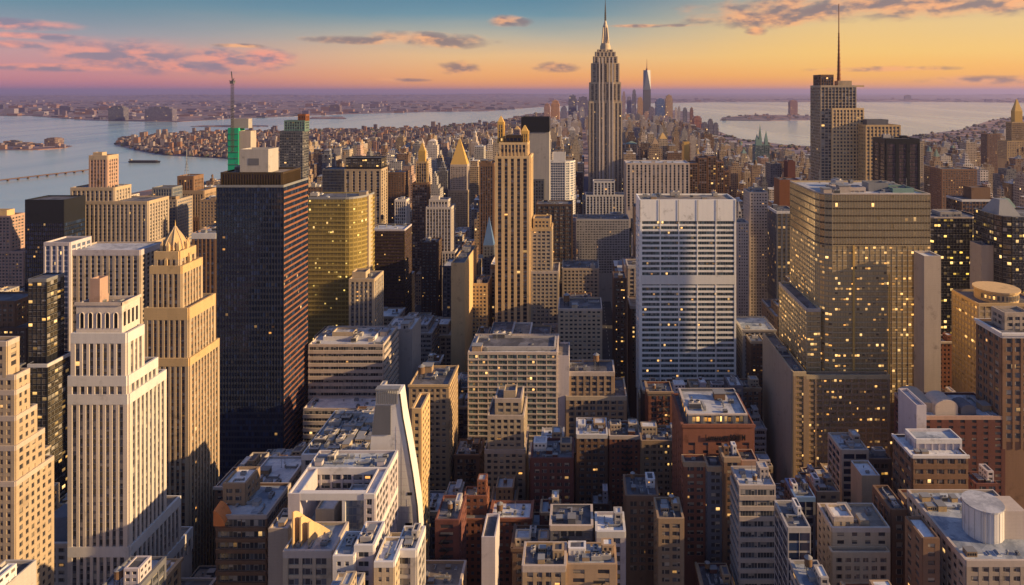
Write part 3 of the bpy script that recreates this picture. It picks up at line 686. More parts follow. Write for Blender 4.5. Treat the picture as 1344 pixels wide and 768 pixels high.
for sx in (-1, 1): q.bar((m_[0]+sx*3, m_[1], wz(231, Y)-1), (m_[0], m_[1], wz(212, Y)), .25)
b.part('mast', q, ['grey_metal']); b.finish()
simple('brown_tower', 'brown tower squeezed against the left side of the black glass slab tower', 252, 284, 306, 470, 22, 640, sty='deco', wall='brown_brick', trim='white_panel', roof='roof_silver')
simple('brown_block', 'dark brown block with sunlit windows just behind the black glass slab tower on the left', 262, 286, 262, 640, 22, 400, sty='punch2', wall='tan_brick')

b = B('construction_tower', 'unfinished tower wrapped in green netting behind the black glass slab tower', 240, ref='green netted construction tower')
Y = 760; b.rect(299, 313, 168, Y, 14, sty='blank', wall='green_net', par=.5); b.rect(314, 329, 172, Y+1, 13, sty='blank', wall='limestone', par=.5); b.rect(303, 326, 156, Y+3, 9, sty='blank', wall='grey_concrete')
q = M(); yy = Y-b.loc[1]; ox = lambda p: b.local(wx(p, Y), 0)[0]
for zf in range(8): q.box(ox(299)-.3, ox(313)+.3, yy-.6, yy-.02, wz(232-8*zf, Y), wz(232-8*zf, Y)+.5)
b.part('scaffold_deck', q, ['copper_green']); b.finish()
b = None
cr = bpy.data.objects.new('tower_crane', None); C.objects.link(cr); cr.location = (wx(308, Y+2), Y-3, wz(165, Y)-30)
tag(cr, 'dark lattice tower crane standing up from the green construction tower', 'crane')
hh = wz(110, Y)-cr.location[2]; q = M()
for sx in (-1, 1):
    for sy in (-1, 1): q.bar((sx*1.1, sy*1.1, 0), (sx*1.1, sy*1.1, hh), .3)
for i in range(int(hh/3)):
    for sx in (-1, 1): q.bar((sx*1.1, -1.1, i*3), (sx*1.1, 1.1, i*3+3), .18); q.bar((-1.1, sx*1.1, i*3), (1.1, sx*1.1, i*3+3), .18)
link('mast', q.mesh('mast', ['black_metal']), cr); q = M(); q.box(-2, 2, -2, 2, hh, hh+3); q.box(-3.4, 3.4, -1.2, 1.2, hh+3, hh+3.6); link('cab', q.mesh('cab', ['slate']), cr)
q = M(); q.bar((0, 0, hh+3), (-2.8, 3, hh+14), .8); q.bar((0, 0, hh+3), (3, -2, hh+6), .6); link('jib', q.mesh('jib', ['black_metal']), cr)
FOOT.append((wx(299, Y)-2, wx(329, Y), Y-6, Y))

b = B('dark_tower', 'dark glass tower with a red sunlit corner, right of the construction tower', 235, ref='dark tower with the red corner')
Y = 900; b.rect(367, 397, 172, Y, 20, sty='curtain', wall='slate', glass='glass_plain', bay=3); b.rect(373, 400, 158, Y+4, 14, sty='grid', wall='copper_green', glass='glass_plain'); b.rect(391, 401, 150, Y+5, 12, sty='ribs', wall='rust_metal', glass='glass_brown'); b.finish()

# curved golden office
b = B('curved_office', 'curved office tower with gold horizontal window bands beside the black slab', 440, ref='curved gold-banded tower')
Y = 520; x0, x1 = wx(398, Y), wx(460, Y); pts = [(x0, Y), (x1-4, Y)]
for i in range(1, 8): t = i/8*math.pi/2; pts.append((x1-4+14*math.sin(t), Y+26*(1-math.cos(t))))
pts += [(x1+10, Y+28), (x0, Y+28)]
lp, z = b.tier(pts, wz(259, Y), sty='band', wall='olive_gold', trim='grey_metal', roof='roof_tar', glass='glass_yellow', fl=3.5, sp=.34, so=.45, sub=2, bay=3)
b.clutter(lp, z, 6); b.rect(476, 484, 257, 534, 10, sty='blank', wall='tan_stone'); b.finish()

b = B('stone_block', 'beige stone block with lit right side in front of dark banded building', 440, ref='small beige block beside the gold-banded tower')
lp, z = b.rect(458, 491, 366, 480, 22, sty='punch2', wall='beige', trim='tan_stone', spm='slate'); b.rect(462, 480, 357, 485, 10, sty='blank', wall='tan_stone'); b.clutter(lp, z, 3); b.finish()
simple('banded_tower', 'dark violet tower with fine horizontal bands and white base', 485, 531, 301, 620, 26, 412, ref='dark violet banded tower', sty='band', wall='bronze_metal', glass='glass_brown', fl=3.0, sp=.4, roof='roof_silver', trim='lilac_stone')
b = B('stone_slab', 'pale stone slab tower with a dark lit crown floor, upper left of centre', 310, ref='stone slab tower with dark crown')
Y = 850; b.rect(452, 500, 222, Y, 28, sty='ribs', wall='tan_stone', glass='glass_plain', bay=8, pw=5); b.rect(454, 500, 207, Y+1, 24, sty='curtain', wall='black_metal', glass='glass_lit', bay=3)
b.rect(423, 452, 222, Y-1, 26, sty='curtain', wall='slate', glass='glass_black'); b.finish()
simple('brown_tower', 'brown tower with a sunlit side right of the stone slab tower', 505, 531, 226, 900, 24, 300, sty='punch2', wall='brown_brick', roof='roof_tar')
simple('white_tower', 'slim pale ribbed tower above the dark violet banded building', 518, 533, 262, 760, 16, 300, sty='ribs', wall='pale_stone')

b = B('spired_tower', 'slender golden tower with pointed spire, lit from the right', 340, ref='slender golden spired tower')
Y = 900; b.rect(541, 561, 240, Y, 16, sty='ribs', wall='brown_brick', bay=3); b.rect(546, 560, 212, Y+2, 11, sty='ribs', wall='gold_stone', bay=3); lp, z = b.rect(549, 558, 198, Y+4, 7, sty='blank', wall='gilded')
q = M(); q.prism([(p[0]*1, p[1]) for p in lp], z, z+12, scale=.12, ctr=((lp[0][0]+lp[1][0])/2, (lp[0][1]+lp[2][1])/2)); b.part('spire', q, ['gilded']); b.finish()
b = B('pyramid_tower', 'stone tower topped by a tall sunlit golden pyramid roof', 300, ref='tower with the tall gold pyramid roof')
Y = 1150; b.rect(588, 614, 250, Y-1, 24, sty='deco', wall='tan_stone'); lp, z = b.rect(591, 613, 216, Y, 22, sty='deco', wall='limestone')
q = M(); q.prism(lp, z+1, wz(183, Y), scale=.08, ctr=((lp[0][0]+lp[1][0])/2, (lp[0][1]+lp[2][1])/2)); b.part('pyramid_roof', q, ['gilded']); b.finish()
b = B('classical_tower', 'cream classical tower with white piers and stepped sunlit right side', 345, ref='cream classical tower')
Y = 750; k = dict(sty='ribs', wall='pale_stone', trim='pale_stone', bay=3.4, pw=1.3)
b.rect(556, 597, 330, Y-.6, 32, **k); b.rect(559, 592, 272, Y, 24, **k); b.rect(563, 588, 262, Y+4, 16, **k); b.rect(565, 576, 258, Y+6, 6, sty='blank', wall='pale_stone'); b.finish()
simple('twin_slab', 'tall brown twin slab right of the cream classical tower', 629, 648, 214, 760, 22, 330, sty='deco', wall='brown_brick')
b = B('blue_chapel', 'narrow block with a small steep blue pyramid roof near the golden tower', 345)
lp, z = b.rect(634, 648, 322, 640, 10, sty='punch', wall='slate'); q = M(); q.prism(lp, z+1, wz(286, 640), scale=.04); b.part('pyramid_roof', q, ['blue_sheet']); b.finish()
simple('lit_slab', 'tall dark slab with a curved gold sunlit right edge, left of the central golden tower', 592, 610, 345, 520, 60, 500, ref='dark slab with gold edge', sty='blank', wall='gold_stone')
simple('brown_tower', 'dark brown windowed tower behind the dark slab with the gold edge', 553, 574, 318, 690, 22, 420, sty='punch2', wall='dark_brick')
simple('ochre_block', 'ochre stepped block under the blue pyramid roof', 618, 640, 372, 560, 26, 450, sty='punch2', wall='gold_stone')

# central golden tower
b = B('golden_tower', 'tall central tower of golden stone with bold vertical piers and ornate crown', 447, ref='tall golden tower in the centre')
Y = 560; k = dict(sty='strip_', wall='gold_stone')
gk = dict(sty='deco', wall='cream_gold', trim='cream_gold', bay=5.2, pw=2.6, po=1.1, sub=1, sp=.3, so=.5, fl=3.5, top=2, spm='tan_brick', glass='glass_plain')
b.rect(646, 697, 425, Y-2, 34, **gk)
b.rect(650, 695, 205, Y, 30, **gk)
b.rect(655, 692, 187, Y+4, 20, **dict(gk, bay=3, pw=1, po=.5, so=.2))
lp, z = b.rect(663, 685, 178, Y+7, 12, sty='grid', wall='bronze_metal', glass='glass_black')
for a, c, t in ((653, 661, 160), (684, 693, 172)):
    lp, z = b.rect(a, c, t, Y+9, 6, sty='ribs', wall='gilded', bay=1.6, pw=.7); q = M(); q.prism(lp, z+1, z+6, scale=.15, ctr=((lp[0][0]+lp[1][0])/2, (lp[0][1]+lp[2][1])/2)); b.part('finial', q, ['gilded'])
q = M()
for i in range(9):
    cx_ = lp[0][0]*0+b.local(wx(652+i*5, Y), 0)[0]; q.prism([(cx_-.5, Y-b.loc[1]+.2), (cx_+.5, Y-b.loc[1]+.2), (cx_+.5, Y-b.loc[1]+1.2), (cx_-.5, Y-b.loc[1]+1.2)], wz(205, Y), wz(205, Y)+3.2, scale=.3)
b.part('pinnacle', q, ['gold_stone'])
b.rect(697, 724, 300, Y+3, 26, sty='punch2', wall='beige', bay=4, trim='gold_stone'); b.rect(700, 722, 287, Y+7, 18, sty='punch2', wall='gold_stone')
b.rect(697, 733, 356, Y+.6, 30, sty='punch2', wall='beige', trim='limestone', bay=3.8); b.finish()
b = B('dark_topped_tower', 'grey tower with dark overhanging cap and sunlit gold right strip behind golden tower', 270, ref='grey tower with the dark cap')
Y = 770; b.rect(684, 721, 172, Y, 26, sty='blank', wall='grey_concrete', prot_=True); b.rect(684, 714, 235, Y-2, 20, sty='grid', wall='slate', bay=3); b.rect(684, 721, 154, Y-1, 28, z0=wz(172, Y)-1, sty='blank', wall='black_metal', roof='roof_silver', foot=False)
b.finish()
b = B('white_glass_tower', 'pale blue glass tower with curved yellow sunlit right edge', 300, ref='pale blue glass tower')
Y = 900; x0, x1 = wx(722, Y), wx(742, Y); pts = [(x0, Y), (x1, Y), (x1+6, Y+3), (x1+11, Y+10), (x1+13, Y+20), (x0, Y+20)]
b.tier(pts, wz(212, Y), sty='grid', wall='white_panel', glass='glass_blue', bay=3, fl=3.4); b.rect(726, 742, 200, Y+4, 10, sty='blank', wall='white_panel'); b.finish()
simple('framed_block', 'dark framed office block with a black edge right of the golden tower', 704, 751, 268, 650, 24, 360, ref='dark framed block', sty='grid', wall='dark_brick', glass='glass_office', bay=6, sub=3, roof='roof_tar')
simple('rust_block', 'slim orange-lit block beside the dark framed office block', 744, 756, 290, 700, 20, 360, sty='punch2', wall='pink_stone')
simple('punched_office', 'beige office block with regular square windows, centre', 733, 790, 405, 480, 26, 478, ref='beige square-windowed office block', n=6, tank=1, sty='punch', wall='beige', bay=3.4, glass='glass_plain', trim='limestone')
simple('setback_office', 'greyish terraced block above the beige square-windowed office', 738, 786, 352, 600, 30, 400, n=6, sty='punch2', wall='warm_concrete')
b = B('loft_block', 'tan loft building with big paired windows below the beige office block', 585, ref='tan loft building with paired windows')
Y = 400; lp, z = b.rect(743, 822, 520, Y, 26, sty='loft', wall='tan_brick', trim='beige', sub=2, bay=4.2); lp, z = b.rect(746, 806, 488, Y+3, 18, sty='loft', wall='tan_brick', bay=4.2, trim='limestone'); b.clutter(lp, z, 4, 1); b.finish()
simple('narrow_tower', 'narrow dark tower with gold-lit floors left of the white grid tower', 806, 822, 365, 520, 20, 500, sty='punch2', wall='dark_brick', glass='glass_lit', n=1)
b = B('glass_office', 'wide grey glass and concrete office building with thin horizontal ledges', 592, ref='wide grey glass office')
Y = 400; lp, z = b.rect(614, 731, 462, Y, 30, sty='band', wall='limestone', glass='glass_grid', bay=6, sub=4, pw=.5, po=.4, sp=.28, so=.6, fl=3.3, roof='roof_silver')
b.clutter(lp, z, 12); b.rect(622, 728, 455, Y+5, 18, sty='grid', wall='grey_concrete', glass='glass_grid'); b.rect(731, 747, 467, Y+1, 22, sty='blank', wall='lilac_stone', roof='roof_gravel'); b.finish()
b = B('stepped_apartments', 'light tan stepped apartment tower in front of the wide glass office', 640, ref='light tan stepped tower')
Y = 350; k = dict(sty='punch2', wall='beige', trim='limestone', bay=3.4, sub=1)
b.rect(636, 689, 590, Y-.5, 24, **k); b.rect(640, 687, 545, Y, 22, **k); b.rect(650, 684, 523, Y+3, 15, **k); lp, z = b.rect(661, 677, 513, Y+6, 8, sty='blank', wall='beige'); b.finish()
b = B('brick_office', 'tall tan brick office with rows of small windows and lit right wall', 665, ref='tall tan brick office')
Y = 370; lp, z = b.rect(537, 589, 505, Y, 26, sty='punch2', wall='buff_brick', trim='gold_stone', cornice=.5, glass='glass_home', bay=3.4, sub=2); b.clutter(lp, z, 5, 1); b.rect(540, 560, 500, Y+8, 10, sty='blank', wall='buff_brick', prot_=False); b.finish()

b = B('terraced_block', 'low wide block with cream horizontal bands and cluttered grey roof', 575, ref='cream banded terrace block')
Y = 430; k = dict(sty='band', wall='limestone', glass='glass_plain', fl=4.2, sp=.5, so=.8, bay=10, sub=6)
lp, z = b.rect(405, 503, 452, Y, 34, roof='roof_silver', **k); b.clutter(lp, z, 16, big=.9, wallm='limestone'); b.rect(424, 492, 442, Y+10, 16, sty='blank', wall='white_panel', roof='roof_silver'); b.rect(436, 464, 436, Y+13, 9, sty='blank', wall='beige', roof='roof_silver')
lp, z = b.rect(398, 494, 536, Y-18, 16, roof='roof_white', **k); b.clutter(lp, z, 10, big=.7, kinds=['ac', 'vent', 'duct'])
b.finish()
simple('plaza_block', 'plain grey concrete block with white flat roof behind terrace block', 505, 541, 432, 470, 26, 520, sty='blank', wall='grey_concrete', roof='roof_white', n=6)

# ---- sloping white building and the cluttered roofs before it
b = B('sloping_tower', 'white panelled building with a curved sloping flank and dark slate front', 700, ref='white building with the curved sloping flank')
Y = 282; X = lambda p: wx(p, Y)-wx(515, Y); b.loc = (wx(515, Y), Y, 0)
out = [(486, 768), (550, 768), (550, 708), (547, 664), (541, 622), (534, 580), (528, 548), (524, 517), (494, 517), (491, 540), (486, 585)]
pts = [(X(a), wz(c, Y)) for a, c in out]; pts[0] = (pts[0][0], 0); pts[1] = (pts[1][0], 0)
q = M(); D_ = 9
q.quad([(x, 0, z) for x, z in pts]); q.quad([(x, D_, z) for x, z in reversed(pts)])
for i in range(len(pts)):
    a, c = pts[i], pts[(i+1) % len(pts)]; q.quad([(a[0], 0, a[1]), (a[0], D_, a[1]), (c[0], D_, c[1]), (c[0], 0, c[1])], None, 0)
b.mats = ['white_panel']; b.W = q
q = M()
for i in range(16):                              # panel joints across the white face
    z_ = wz(700-i*9, Y); xr = X(549-(i/16)**1.0*20)-1.2; q.box(X(514), xr, -.05, -.01, z_, z_+.12)
for a in (520, 527, 534): q.box(X(a), X(a)+.1, -.06, -.01, wz(700, Y), wz(700-170*(541-a)/27 if a > 530 else 560, Y))
b.part('panel_joint', q, ['lilac_stone'])
q = M(); q.quad([(X(488), -.5, wz(570, Y)), (X(513), -.5, wz(570, Y)), (X(513), -.3, wz(532, Y)), (X(493), -.3, wz(532, Y))]); q.quad([(X(488), -.5, wz(570, Y)), (X(493), -.3, wz(532, Y)), (X(493), -.01, wz(532, Y)), (X(488), -.01, wz(570, Y))])
q.quad([(X(513), -.5, wz(570, Y)), (X(513), -.01, wz(570, Y)), (X(513), -.01, wz(532, Y)), (X(513), -.3, wz(532, Y))]); q.quad([(X(493), -.3, wz(532, Y)), (X(513), -.3, wz(532, Y)), (X(513), -.01, wz(532, Y)), (X(493), -.01, wz(532, Y))])
b.part('slate_front', q, ['slate'])
q = M()
for i in range(12): q.box(X(494+i*2.4), X(495.2+i*2.4), -.5, -.05, wz(530, Y), wz(512, Y))
q.box(X(493), X(524), -.7, 3, wz(512, Y), wz(510, Y)); b.part('crown_screen', q, ['grey_metal'])
q = M(); pl = [(524, 517), (528, 548), (534, 580), (541, 622), (547, 664), (550, 708)]
for a, c in zip(pl, pl[1:]): q.bar((X(a[0])+.15, 0, wz(a[1], Y)), (X(c[0])+.15, 0, wz(c[1], Y)), .5)
b.part('edge_rail', q, ['black_metal'])
for i, (a, c) in enumerate(((541, 690), (538, 690), (541, 650))):
    q = M(); q.box(X(a)-2, X(a), -.12, -.02, wz(c, Y), wz(c, Y)+1.2); b.part('window', q, ['black_metal'])
prot[512:700, 486:550] = Y; cov[512:768, 486:550] = np.minimum(cov[512:768, 486:550], Y); FOOT.append((wx(486, Y), wx(552, Y), Y, Y+D_)); b.px, b.pyt, b.Yf, b.rp = 518, 512, Y, (486, 550); b.finish()
b = B('lit_facade_block', 'narrow building with warm lit facade and arched bays beside the sloping flank', 705, ref='narrow warm-lit building')
Y = 306; b.rect(541, 553, 536, Y, 16, sty='punch2', wall='gold_stone', bay=3.2, sub=1, allsides=True); b.finish()

b = B('courtyard_block', 'white framed building around a sunken court full of rooftop plant', 702, ref='white framed courtyard block')
Y = 246; k = dict(sty='loft', wall='lilac_stone', trim='white_panel', roof='roof_white', fl=3.4, bay=4, sub=2, pw=.8, sp=.34, glass='glass_plain')
xa, xb = wx(378, Y), wx(492, Y); zt, zc = wz(648, Y), wz(700, Y)
b.tier([(xa, Y), (xb, Y), (xb, Y+30), (xa, Y+30)], zc, **dict(k, roof='roof_blue'))
b.tier([(xa, Y+17), (xb, Y+17), (xb, Y+30), (xa, Y+30)], zt, z0=zc-1, foot=False, **dict(k, roof='roof_blue'))
b.tier([(xa, Y), (xa+4.4, Y), (xa+4.4, Y+16.9), (xa, Y+16.9)], zt, z0=zc-1, foot=False, **dict(k, sty='blank')); b.tier([(xb-4, Y), (xb, Y), (xb, Y+16.9), (xb-4, Y+16.9)], zt, z0=zc-1, foot=False, **dict(k, sty='punch'))
b.tier([(xa+9, Y+3), (xa+16, Y+3), (xa+16, Y+11), (xa+9, Y+11)], zc+7, z0=zc-1, foot=False, sty='blank', wall='beige', roof='roof_silver'); b.tier([(xa+19, Y+6), (xa+25, Y+6), (xa+25, Y+14), (xa+19, Y+14)], zc+10, z0=zc-1, foot=False, sty='loft', wall='grey_concrete', roof='roof_silver')
q = M(); ox, oy = b.local(xa, Y); w = xb-xa; q.box(ox+4.42, ox+w-4.02, oy+.1, oy+2.2, zt-2.6, zt-.02); q.box(ox+w*.62, ox+w*.62+1.2, oy+.2, oy+2, zc-1, zt-2.62); b.part('frame_beam', q, ['white_panel'])
q = M(); q.quad([(ox+w*.64, oy+1, zc), (ox+w-4.1, oy+1, zc), (ox+w-4.1, oy+1, zt-2.7), (ox+w*.64, oy+1, zt-2.7)], [(0, 0), (5, 0), (5, 4), (0, 4)]); q.box(ox+w*.64, ox+w-4.1, oy+1.05, oy+1.3, zc, zt-2.7); b.part('glazed_screen', q, ['glass_blue'])
b.clutter([(ox+4.4, oy), (ox+w-4, oy), (ox+w-4, oy+17), (ox+4.4, oy+17)], zc-1, 30, big=.6, keep=(ox+8, ox+26, oy+2, oy+15)); b.clutter([(ox, oy+17), (ox+w, oy+17), (ox+w, oy+30), (ox, oy+30)], zt-1, 40, big=.62, wallm='lilac_stone')
b.finish()
b = B('plant_roof_block', 'flat block crowded with rooftop plant behind the white framed courtyard', 640, ref='block crowded with roof plant')
Y = 292; lp, z = b.rect(396, 486, 596, Y, 40, sty='loft', wall='grey_concrete', trim='white_panel', roof='roof_blue'); b.clutter(lp, z, 60, big=.72, wallm='beige', kinds=['ac', 'cool', 'bulk', 'plant', 'duct', 'cool', 'plant', 'vent', 'tank' if False else 'ac'])
lp, z = b.rect(404, 448, 582, Y+14, 12, sty='punch2', wall='gold_stone', roof='roof_gravel', glass='glass_warm'); b.clutter(lp, z, 4, big=.6)
lp, z = b.rect(455, 484, 586, Y+12, 12, sty='punch2', wall='grey_concrete', roof='roof_silver'); b.clutter(lp, z, 4, big=.6); b.finish()
b = B('sail_roofed_block', 'low building with tall curved cream sails catching warm light', 768, ref='building with curved cream sails')
Y = 226; lp, z = b.rect(372, 436, 722, Y, 15, sty='loft', wall='beige', roof='roof_blue', trim='limestone'); b.clutter(lp, z, 5, big=.6)
for i, a in enumerate((380, 389, 399)):
    q = M(); L_ = 10-i*1.2; hgt = 12-i*2.2; xa = b.local(wx(a, Y), 0)[0]; n_ = 10
    prev = None
    for t in range(n_+1):
        th = t/n_; xx = xa+4.4*(th**2.2); zt_ = z+hgt*(1-th**1.7)+.4; yy = -L_/2+L_*th
        cur = [(xx-.25, yy, z-.5), (xx+.25, yy, z-.5), (xx+.25, yy, zt_), (xx-.25, yy, zt_)]
        if prev:
            for e in range(4): f_ = (e+1) % 4; q.quad([prev[e], prev[f_], cur[f_], cur[e]][::-1])
        else: q.quad(cur)
        prev = cur
    q.quad(prev[::-1]); b.part('curved_sail', q, ['gold_stone'])
b.finish()
for nm, lb, a_, c_, py_k, Yk, st_, wl, rf in (('white_lowrise', 'small white block with a grey roof before the white framed courtyard', 437, 464, 729, 216, 'punch', 'white_panel', 'roof_silver'), ('lilac_lowrise', 'lilac-grey block with paired windows before the white framed courtyard', 465, 490, 715, 218, 'punch2', 'lilac_stone', 'roof_blue'),
        ('tan_lowrise', 'low tan block with a pale roof before the white framed courtyard', 491, 517, 737, 214, 'punch', 'beige', 'roof_white'), ('grey_lowrise', 'grey concrete block standing below the sloping white flank', 518, 546, 721, 220, 'loft', 'grey_concrete', 'roof_silver')):
    simple(nm, lb, a_, c_, py_k, Yk, 12, 768, n=4, sty=st_, wall=wl, roof=rf, trim='white_panel', glass='glass_plain')
b = B('banded_lowrise', 'dark low-rise with pale floor bands and an orange awning near bottom left', 768, ref='low-rise with the orange awning')
Y = 265; lp, z = b.rect(284, 350, 676, Y, 22, sty='band', wall='brown_brick', trim='limestone', fl=4.4, sp=.34, glass='glass_plain', so=.9, roof='roof_blue'); b.clutter(lp, z, 8, big=.7, wallm='grey_concrete')
lp2, z2 = b.rect(293, 322, 634, Y+8, 12, sty='punch2', wall='tan_brick', roof='roof_white'); b.clutter(lp2, z2, 3, big=.6)
q = M(); xa, xb = b.local(wx(284, Y), 0)[0], b.local(wx(299, Y), 0)[0]; ya = Y-b.loc[1]
for i in range(8): t0, t1 = i/8, (i+1)/8; q.quad([(xa+(xb-xa)*t0, ya-2.2, z+4-5*t0**2), (xa+(xb-xa)*t1, ya-2.2, z+4-5*t1**2), (xa+(xb-xa)*t1, ya+3, z+5-5*t1**2), (xa+(xb-xa)*t0, ya+3, z+5-5*t0**2)])
q.quad([(xa, ya-2.2, z-2), (xb, ya-2.2, z-2), (xb, ya-2.2, z-1)]+[(xa+(xb-xa)*i/8, ya-2.2, z+4-5*(i/8)**2) for i in range(7, -1, -1)]); b.part('awning', q, ['orange_cloth']); b.finish()
b = B('pale_lowrise', 'pale block with white flat roof and small stair bulkheads by the black slab foot', 680)
lp, z = b.rect(318, 372, 640, 300, 26, sty='punch2', wall='grey_concrete', trim='white_panel', roof='roof_white'); b.clutter(lp, z, 9, big=.8); b.finish()
b = B('grey_slab_block', 'plain beige-grey slab right of the orange awning low-rise', 768)
lp, z = b.rect(352, 378, 694, 240, 12, sty='blank', wall='warm_concrete', roof='roof_silver'); b.clutter(lp, z, 3, big=.5); b.finish()

# ---- centre right: the white grid tower
b = B('grid_tower', 'white concrete tower with a bold horizontal grid of dark windows', 505, ref='white grid tower')
Y = 480; lp, z = b.rect(840, 966, 262, Y, 28, sty='band', wall='white_paint', trim='white_paint', glass='glass_grid', bay=12.4, sub=9, pw=.8, po=.6, fl=3.7, sp=.40, so=.45, top=15.5, cor=1.2, roof='roof_gravel')
q = M(); X0 = lp[0][0]; Wd = lp[1][0]-lp[0][0]
for i in range(6): q.box(X0+Wd*i/5-.22, X0+Wd*i/5+.22, lp[0][1]-.95, lp[0][1]-.80, wz(291, Y)-.2, wz(262, Y))
b.part('panel_joint', q, ['grey_concrete'])
q = M()
for i in range(1, 36): q.box(X0+Wd*i/36-.06, X0+Wd*i/36+.06, lp[0][1]-.32, lp[0][1]-.07, wz(500, Y), wz(291, Y))
b.part('mullion', q, ['grey_concrete'])
q = M(); q.box(X0+.5, X0+Wd-.5, lp[0][1]-.72, lp[0][1]-.5, wz(373, Y), wz(361, Y)); b.part('plant_floor_panel', q, ['white_paint'])
b.clutter(lp, z, 12, big=1.0); b.finish()
b = B('sign_building', 'red-brown brick building with silver roof, lit top floor and black lettering', 655, ref='brick building with black lettering')
Y = 300; k = dict(wall='red_brick', trim='red_brick')
lp, z = b.rect(896, 990, 557, Y-.8, 31, cornice=.4, sty='loft', glass='glass_home', bay=5.5, sub=1, pw=4.0, top=8, sp=.6, **k)
lpt, zt = b.rect(903, 981, 543, Y+1.2, 26, sty='loft', wall='slate', trim='limestone', roof='roof_silver', glass='glass_warm', fl=4.2, bay=5, sp=.12, top=.6, par=1.3)
b.clutter(lpt, zt, 9, big=.8, wallm='brown_brick'); b.rect(903, 928, 530, Y+16, 8, sty='blank', wall='copper_green', roof='roof_tar', prot_=False)
cu = bpy.data.curves.new('sign_lettering', 'FONT'); cu.body = 'Lumaroum SOIIIIM'; cu.size = 4.6; cu.extrude = .12; cu.offset = .10; cu.align_x = 'CENTER'
to = bpy.data.objects.new('tmp', cu); C.objects.link(to); dg = bpy.context.evaluated_depsgraph_get(); me = bpy.data.meshes.new_from_object(to.evaluated_get(dg)); bpy.data.objects.remove(to); me.materials.clear(); me.materials.append(MATS['black_metal'])
b.finish(); sgn = link('sign_lettering', me, b.root); sgn.rotation_euler = (R(90), 0, 0); sc_ = (wx(977, Y)-wx(925, Y))/max(v.co.x for v in me.vertices)/2; sgn.scale = (sc_, sc_*1.6, sc_)
sgn.location = (*b.local(wx(951, Y), Y-1.75), wz(577, Y-1)); sgn['label'] = 'black wall lettering reading Lumaroum SOIIIIM'
simple('banded_block', 'pale banded block with a sloping ribbed roof before the lettered brick building', 970, 1018, 637, 268, 14, 768, ref='pale banded block', sty='band', wall='limestone', glass='glass_plain', fl=4.2, sp=.42, so=.6, roof='roof_silver', n=6)
for nm, lb, a, c, py, Yq, d, wl in (('brick_wing', 'tall red brick wing at the left foot of the lettered building', 898, 927, 606, 292, 6, 'red_brick'), ('grey_bay_block', 'slim block with white bay windows under the lettered building', 929, 949, 612, 288, 8, 'slate'), ('brick_wing', 'brown brick wing in the middle under the lettered building', 950, 972, 600, 285, 9, 'brown_brick'), ('pink_topped_block', 'brick block with a pink roof edge under the lettered building', 973, 994, 604, 288, 9, 'red_brick')):
    simple(nm, lb, a, c, py, Yq, d, 700, sty='punch2', wall=wl, trim='pink_stone' if 'pink' in nm else 'tan_brick', glass='glass_home', n=2)

# ---- right: big golden glass tower
b = B('gold_glass_tower', 'huge golden glass tower with curved roof edge and many lit offices', 650, ref='huge golden glass tower')
Y = 400; x0, x1 = wx(1077, Y), wx(1221, Y); d = 58
pts = [(x0+7, Y), (x1, Y), (x1, Y+d), (x0, Y+d), (x0, Y+9), (x0+1.0, Y+4.5), (x0+3.2, Y+1.5)]
b.tier(pts, wz(322, Y), sty='curtain', wall='champagne', glass='glass_gold', bay=3.2, sub=2, fl=3.1, sp=.34, pw=.16, spm='champagne', top=.4)
b.tops[-1] = (pts, wz(322, Y))
lp, z = b.tier(pts, wz(254, Y), z0=wz(322, Y), sty='curtain', wall='champagne', glass='glass_gold_plain', trim='limestone', bay=1.7, fl=4.35, sp=.16, spm='bronze_metal', top=.8, pw=.10, po=.12, so=.07, roof='roof_silver', foot=False)
b.clutter(lp, z, 14, big=1.2, wallm='limestone'); b.rect(1098, 1136, 246, Y+12, 12, sty='grid', wall='limestone', glass='glass_gold', roof='roof_silver'); b.rect(1140, 1166, 240, Y+16, 10, sty='blank', wall='grey_metal'); lp, z = b.rect(1172, 1200, 247, Y+10, 14, sty='blank', wall='copper_green')
b.rect(1059, 1077, 405, Y+1, 56, sty='curtain', wall='champagne', glass='glass_gold', bay=3.2, sub=2, fl=3.1, sp=.34, spm='champagne', trim='limestone')
q = M(); q.box(b.local(wx(1119, Y), 0)[0], b.local(wx(1121.5, Y), 0)[0], Y-b.loc[1]-.5, Y-b.loc[1]-.25, wz(640, Y), wz(322, Y)); q.box(b.local(wx(1166, Y), 0)[0], b.local(wx(1168, Y), 0)[0], Y-b.loc[1]-.5, Y-b.loc[1]-.25, wz(640, Y), wz(360, Y)); b.part('vertical_fin', q, ['gilded'])
b.finish()
b = B('lit_office_annex', 'brown office block with rows of lit windows and a blank concrete left wall', 660, ref='brown block of lit offices')
Y = 394; x0, x1, xm = wx(1041, Y), wx(1168, Y), wx(1058, Y); kk = dict(sty='loft', wall='tan_brick', trim='champagne', glass='glass_gold', bay=4.4, sub=3, fl=3.3, sp=.42, pw=.9, roof='roof_tar', par=1.4)
b.tier([(x0, Y), (xm, Y), (xm, Y+62), (x0, Y+62)], wz(488, Y), **kk); b.tier([(xm+.01, Y), (x1, Y), (x1, Y+5.2), (xm+.01, Y+5.2)], wz(492, Y), **kk)
q = M(); lx, ly = b.local(x0, Y); q.box(lx-.95, lx-.6, ly-.2, ly+62.2, 0, wz(488, Y)+.6); b.part('side_wall', q, ['warm_concrete'])
q = M(); q.box(lx-1.15, lx-.5, ly-.9, ly-.3, 0, wz(488, Y)+.7); b.part('corner_trim', q, ['slate'])
lp = [(lx+.5, ly), (lx+6.5, ly), (lx+6.5, ly+50), (lx+.5, ly+50)]; b.clutter(lp, wz(488, Y)-1.4, 7, big=.9); b.finish()
b = B('crowned_tower', 'tall tower with a thin spire, dark left slab and golden gridded front', 258, ref='tall spired tower on the right')
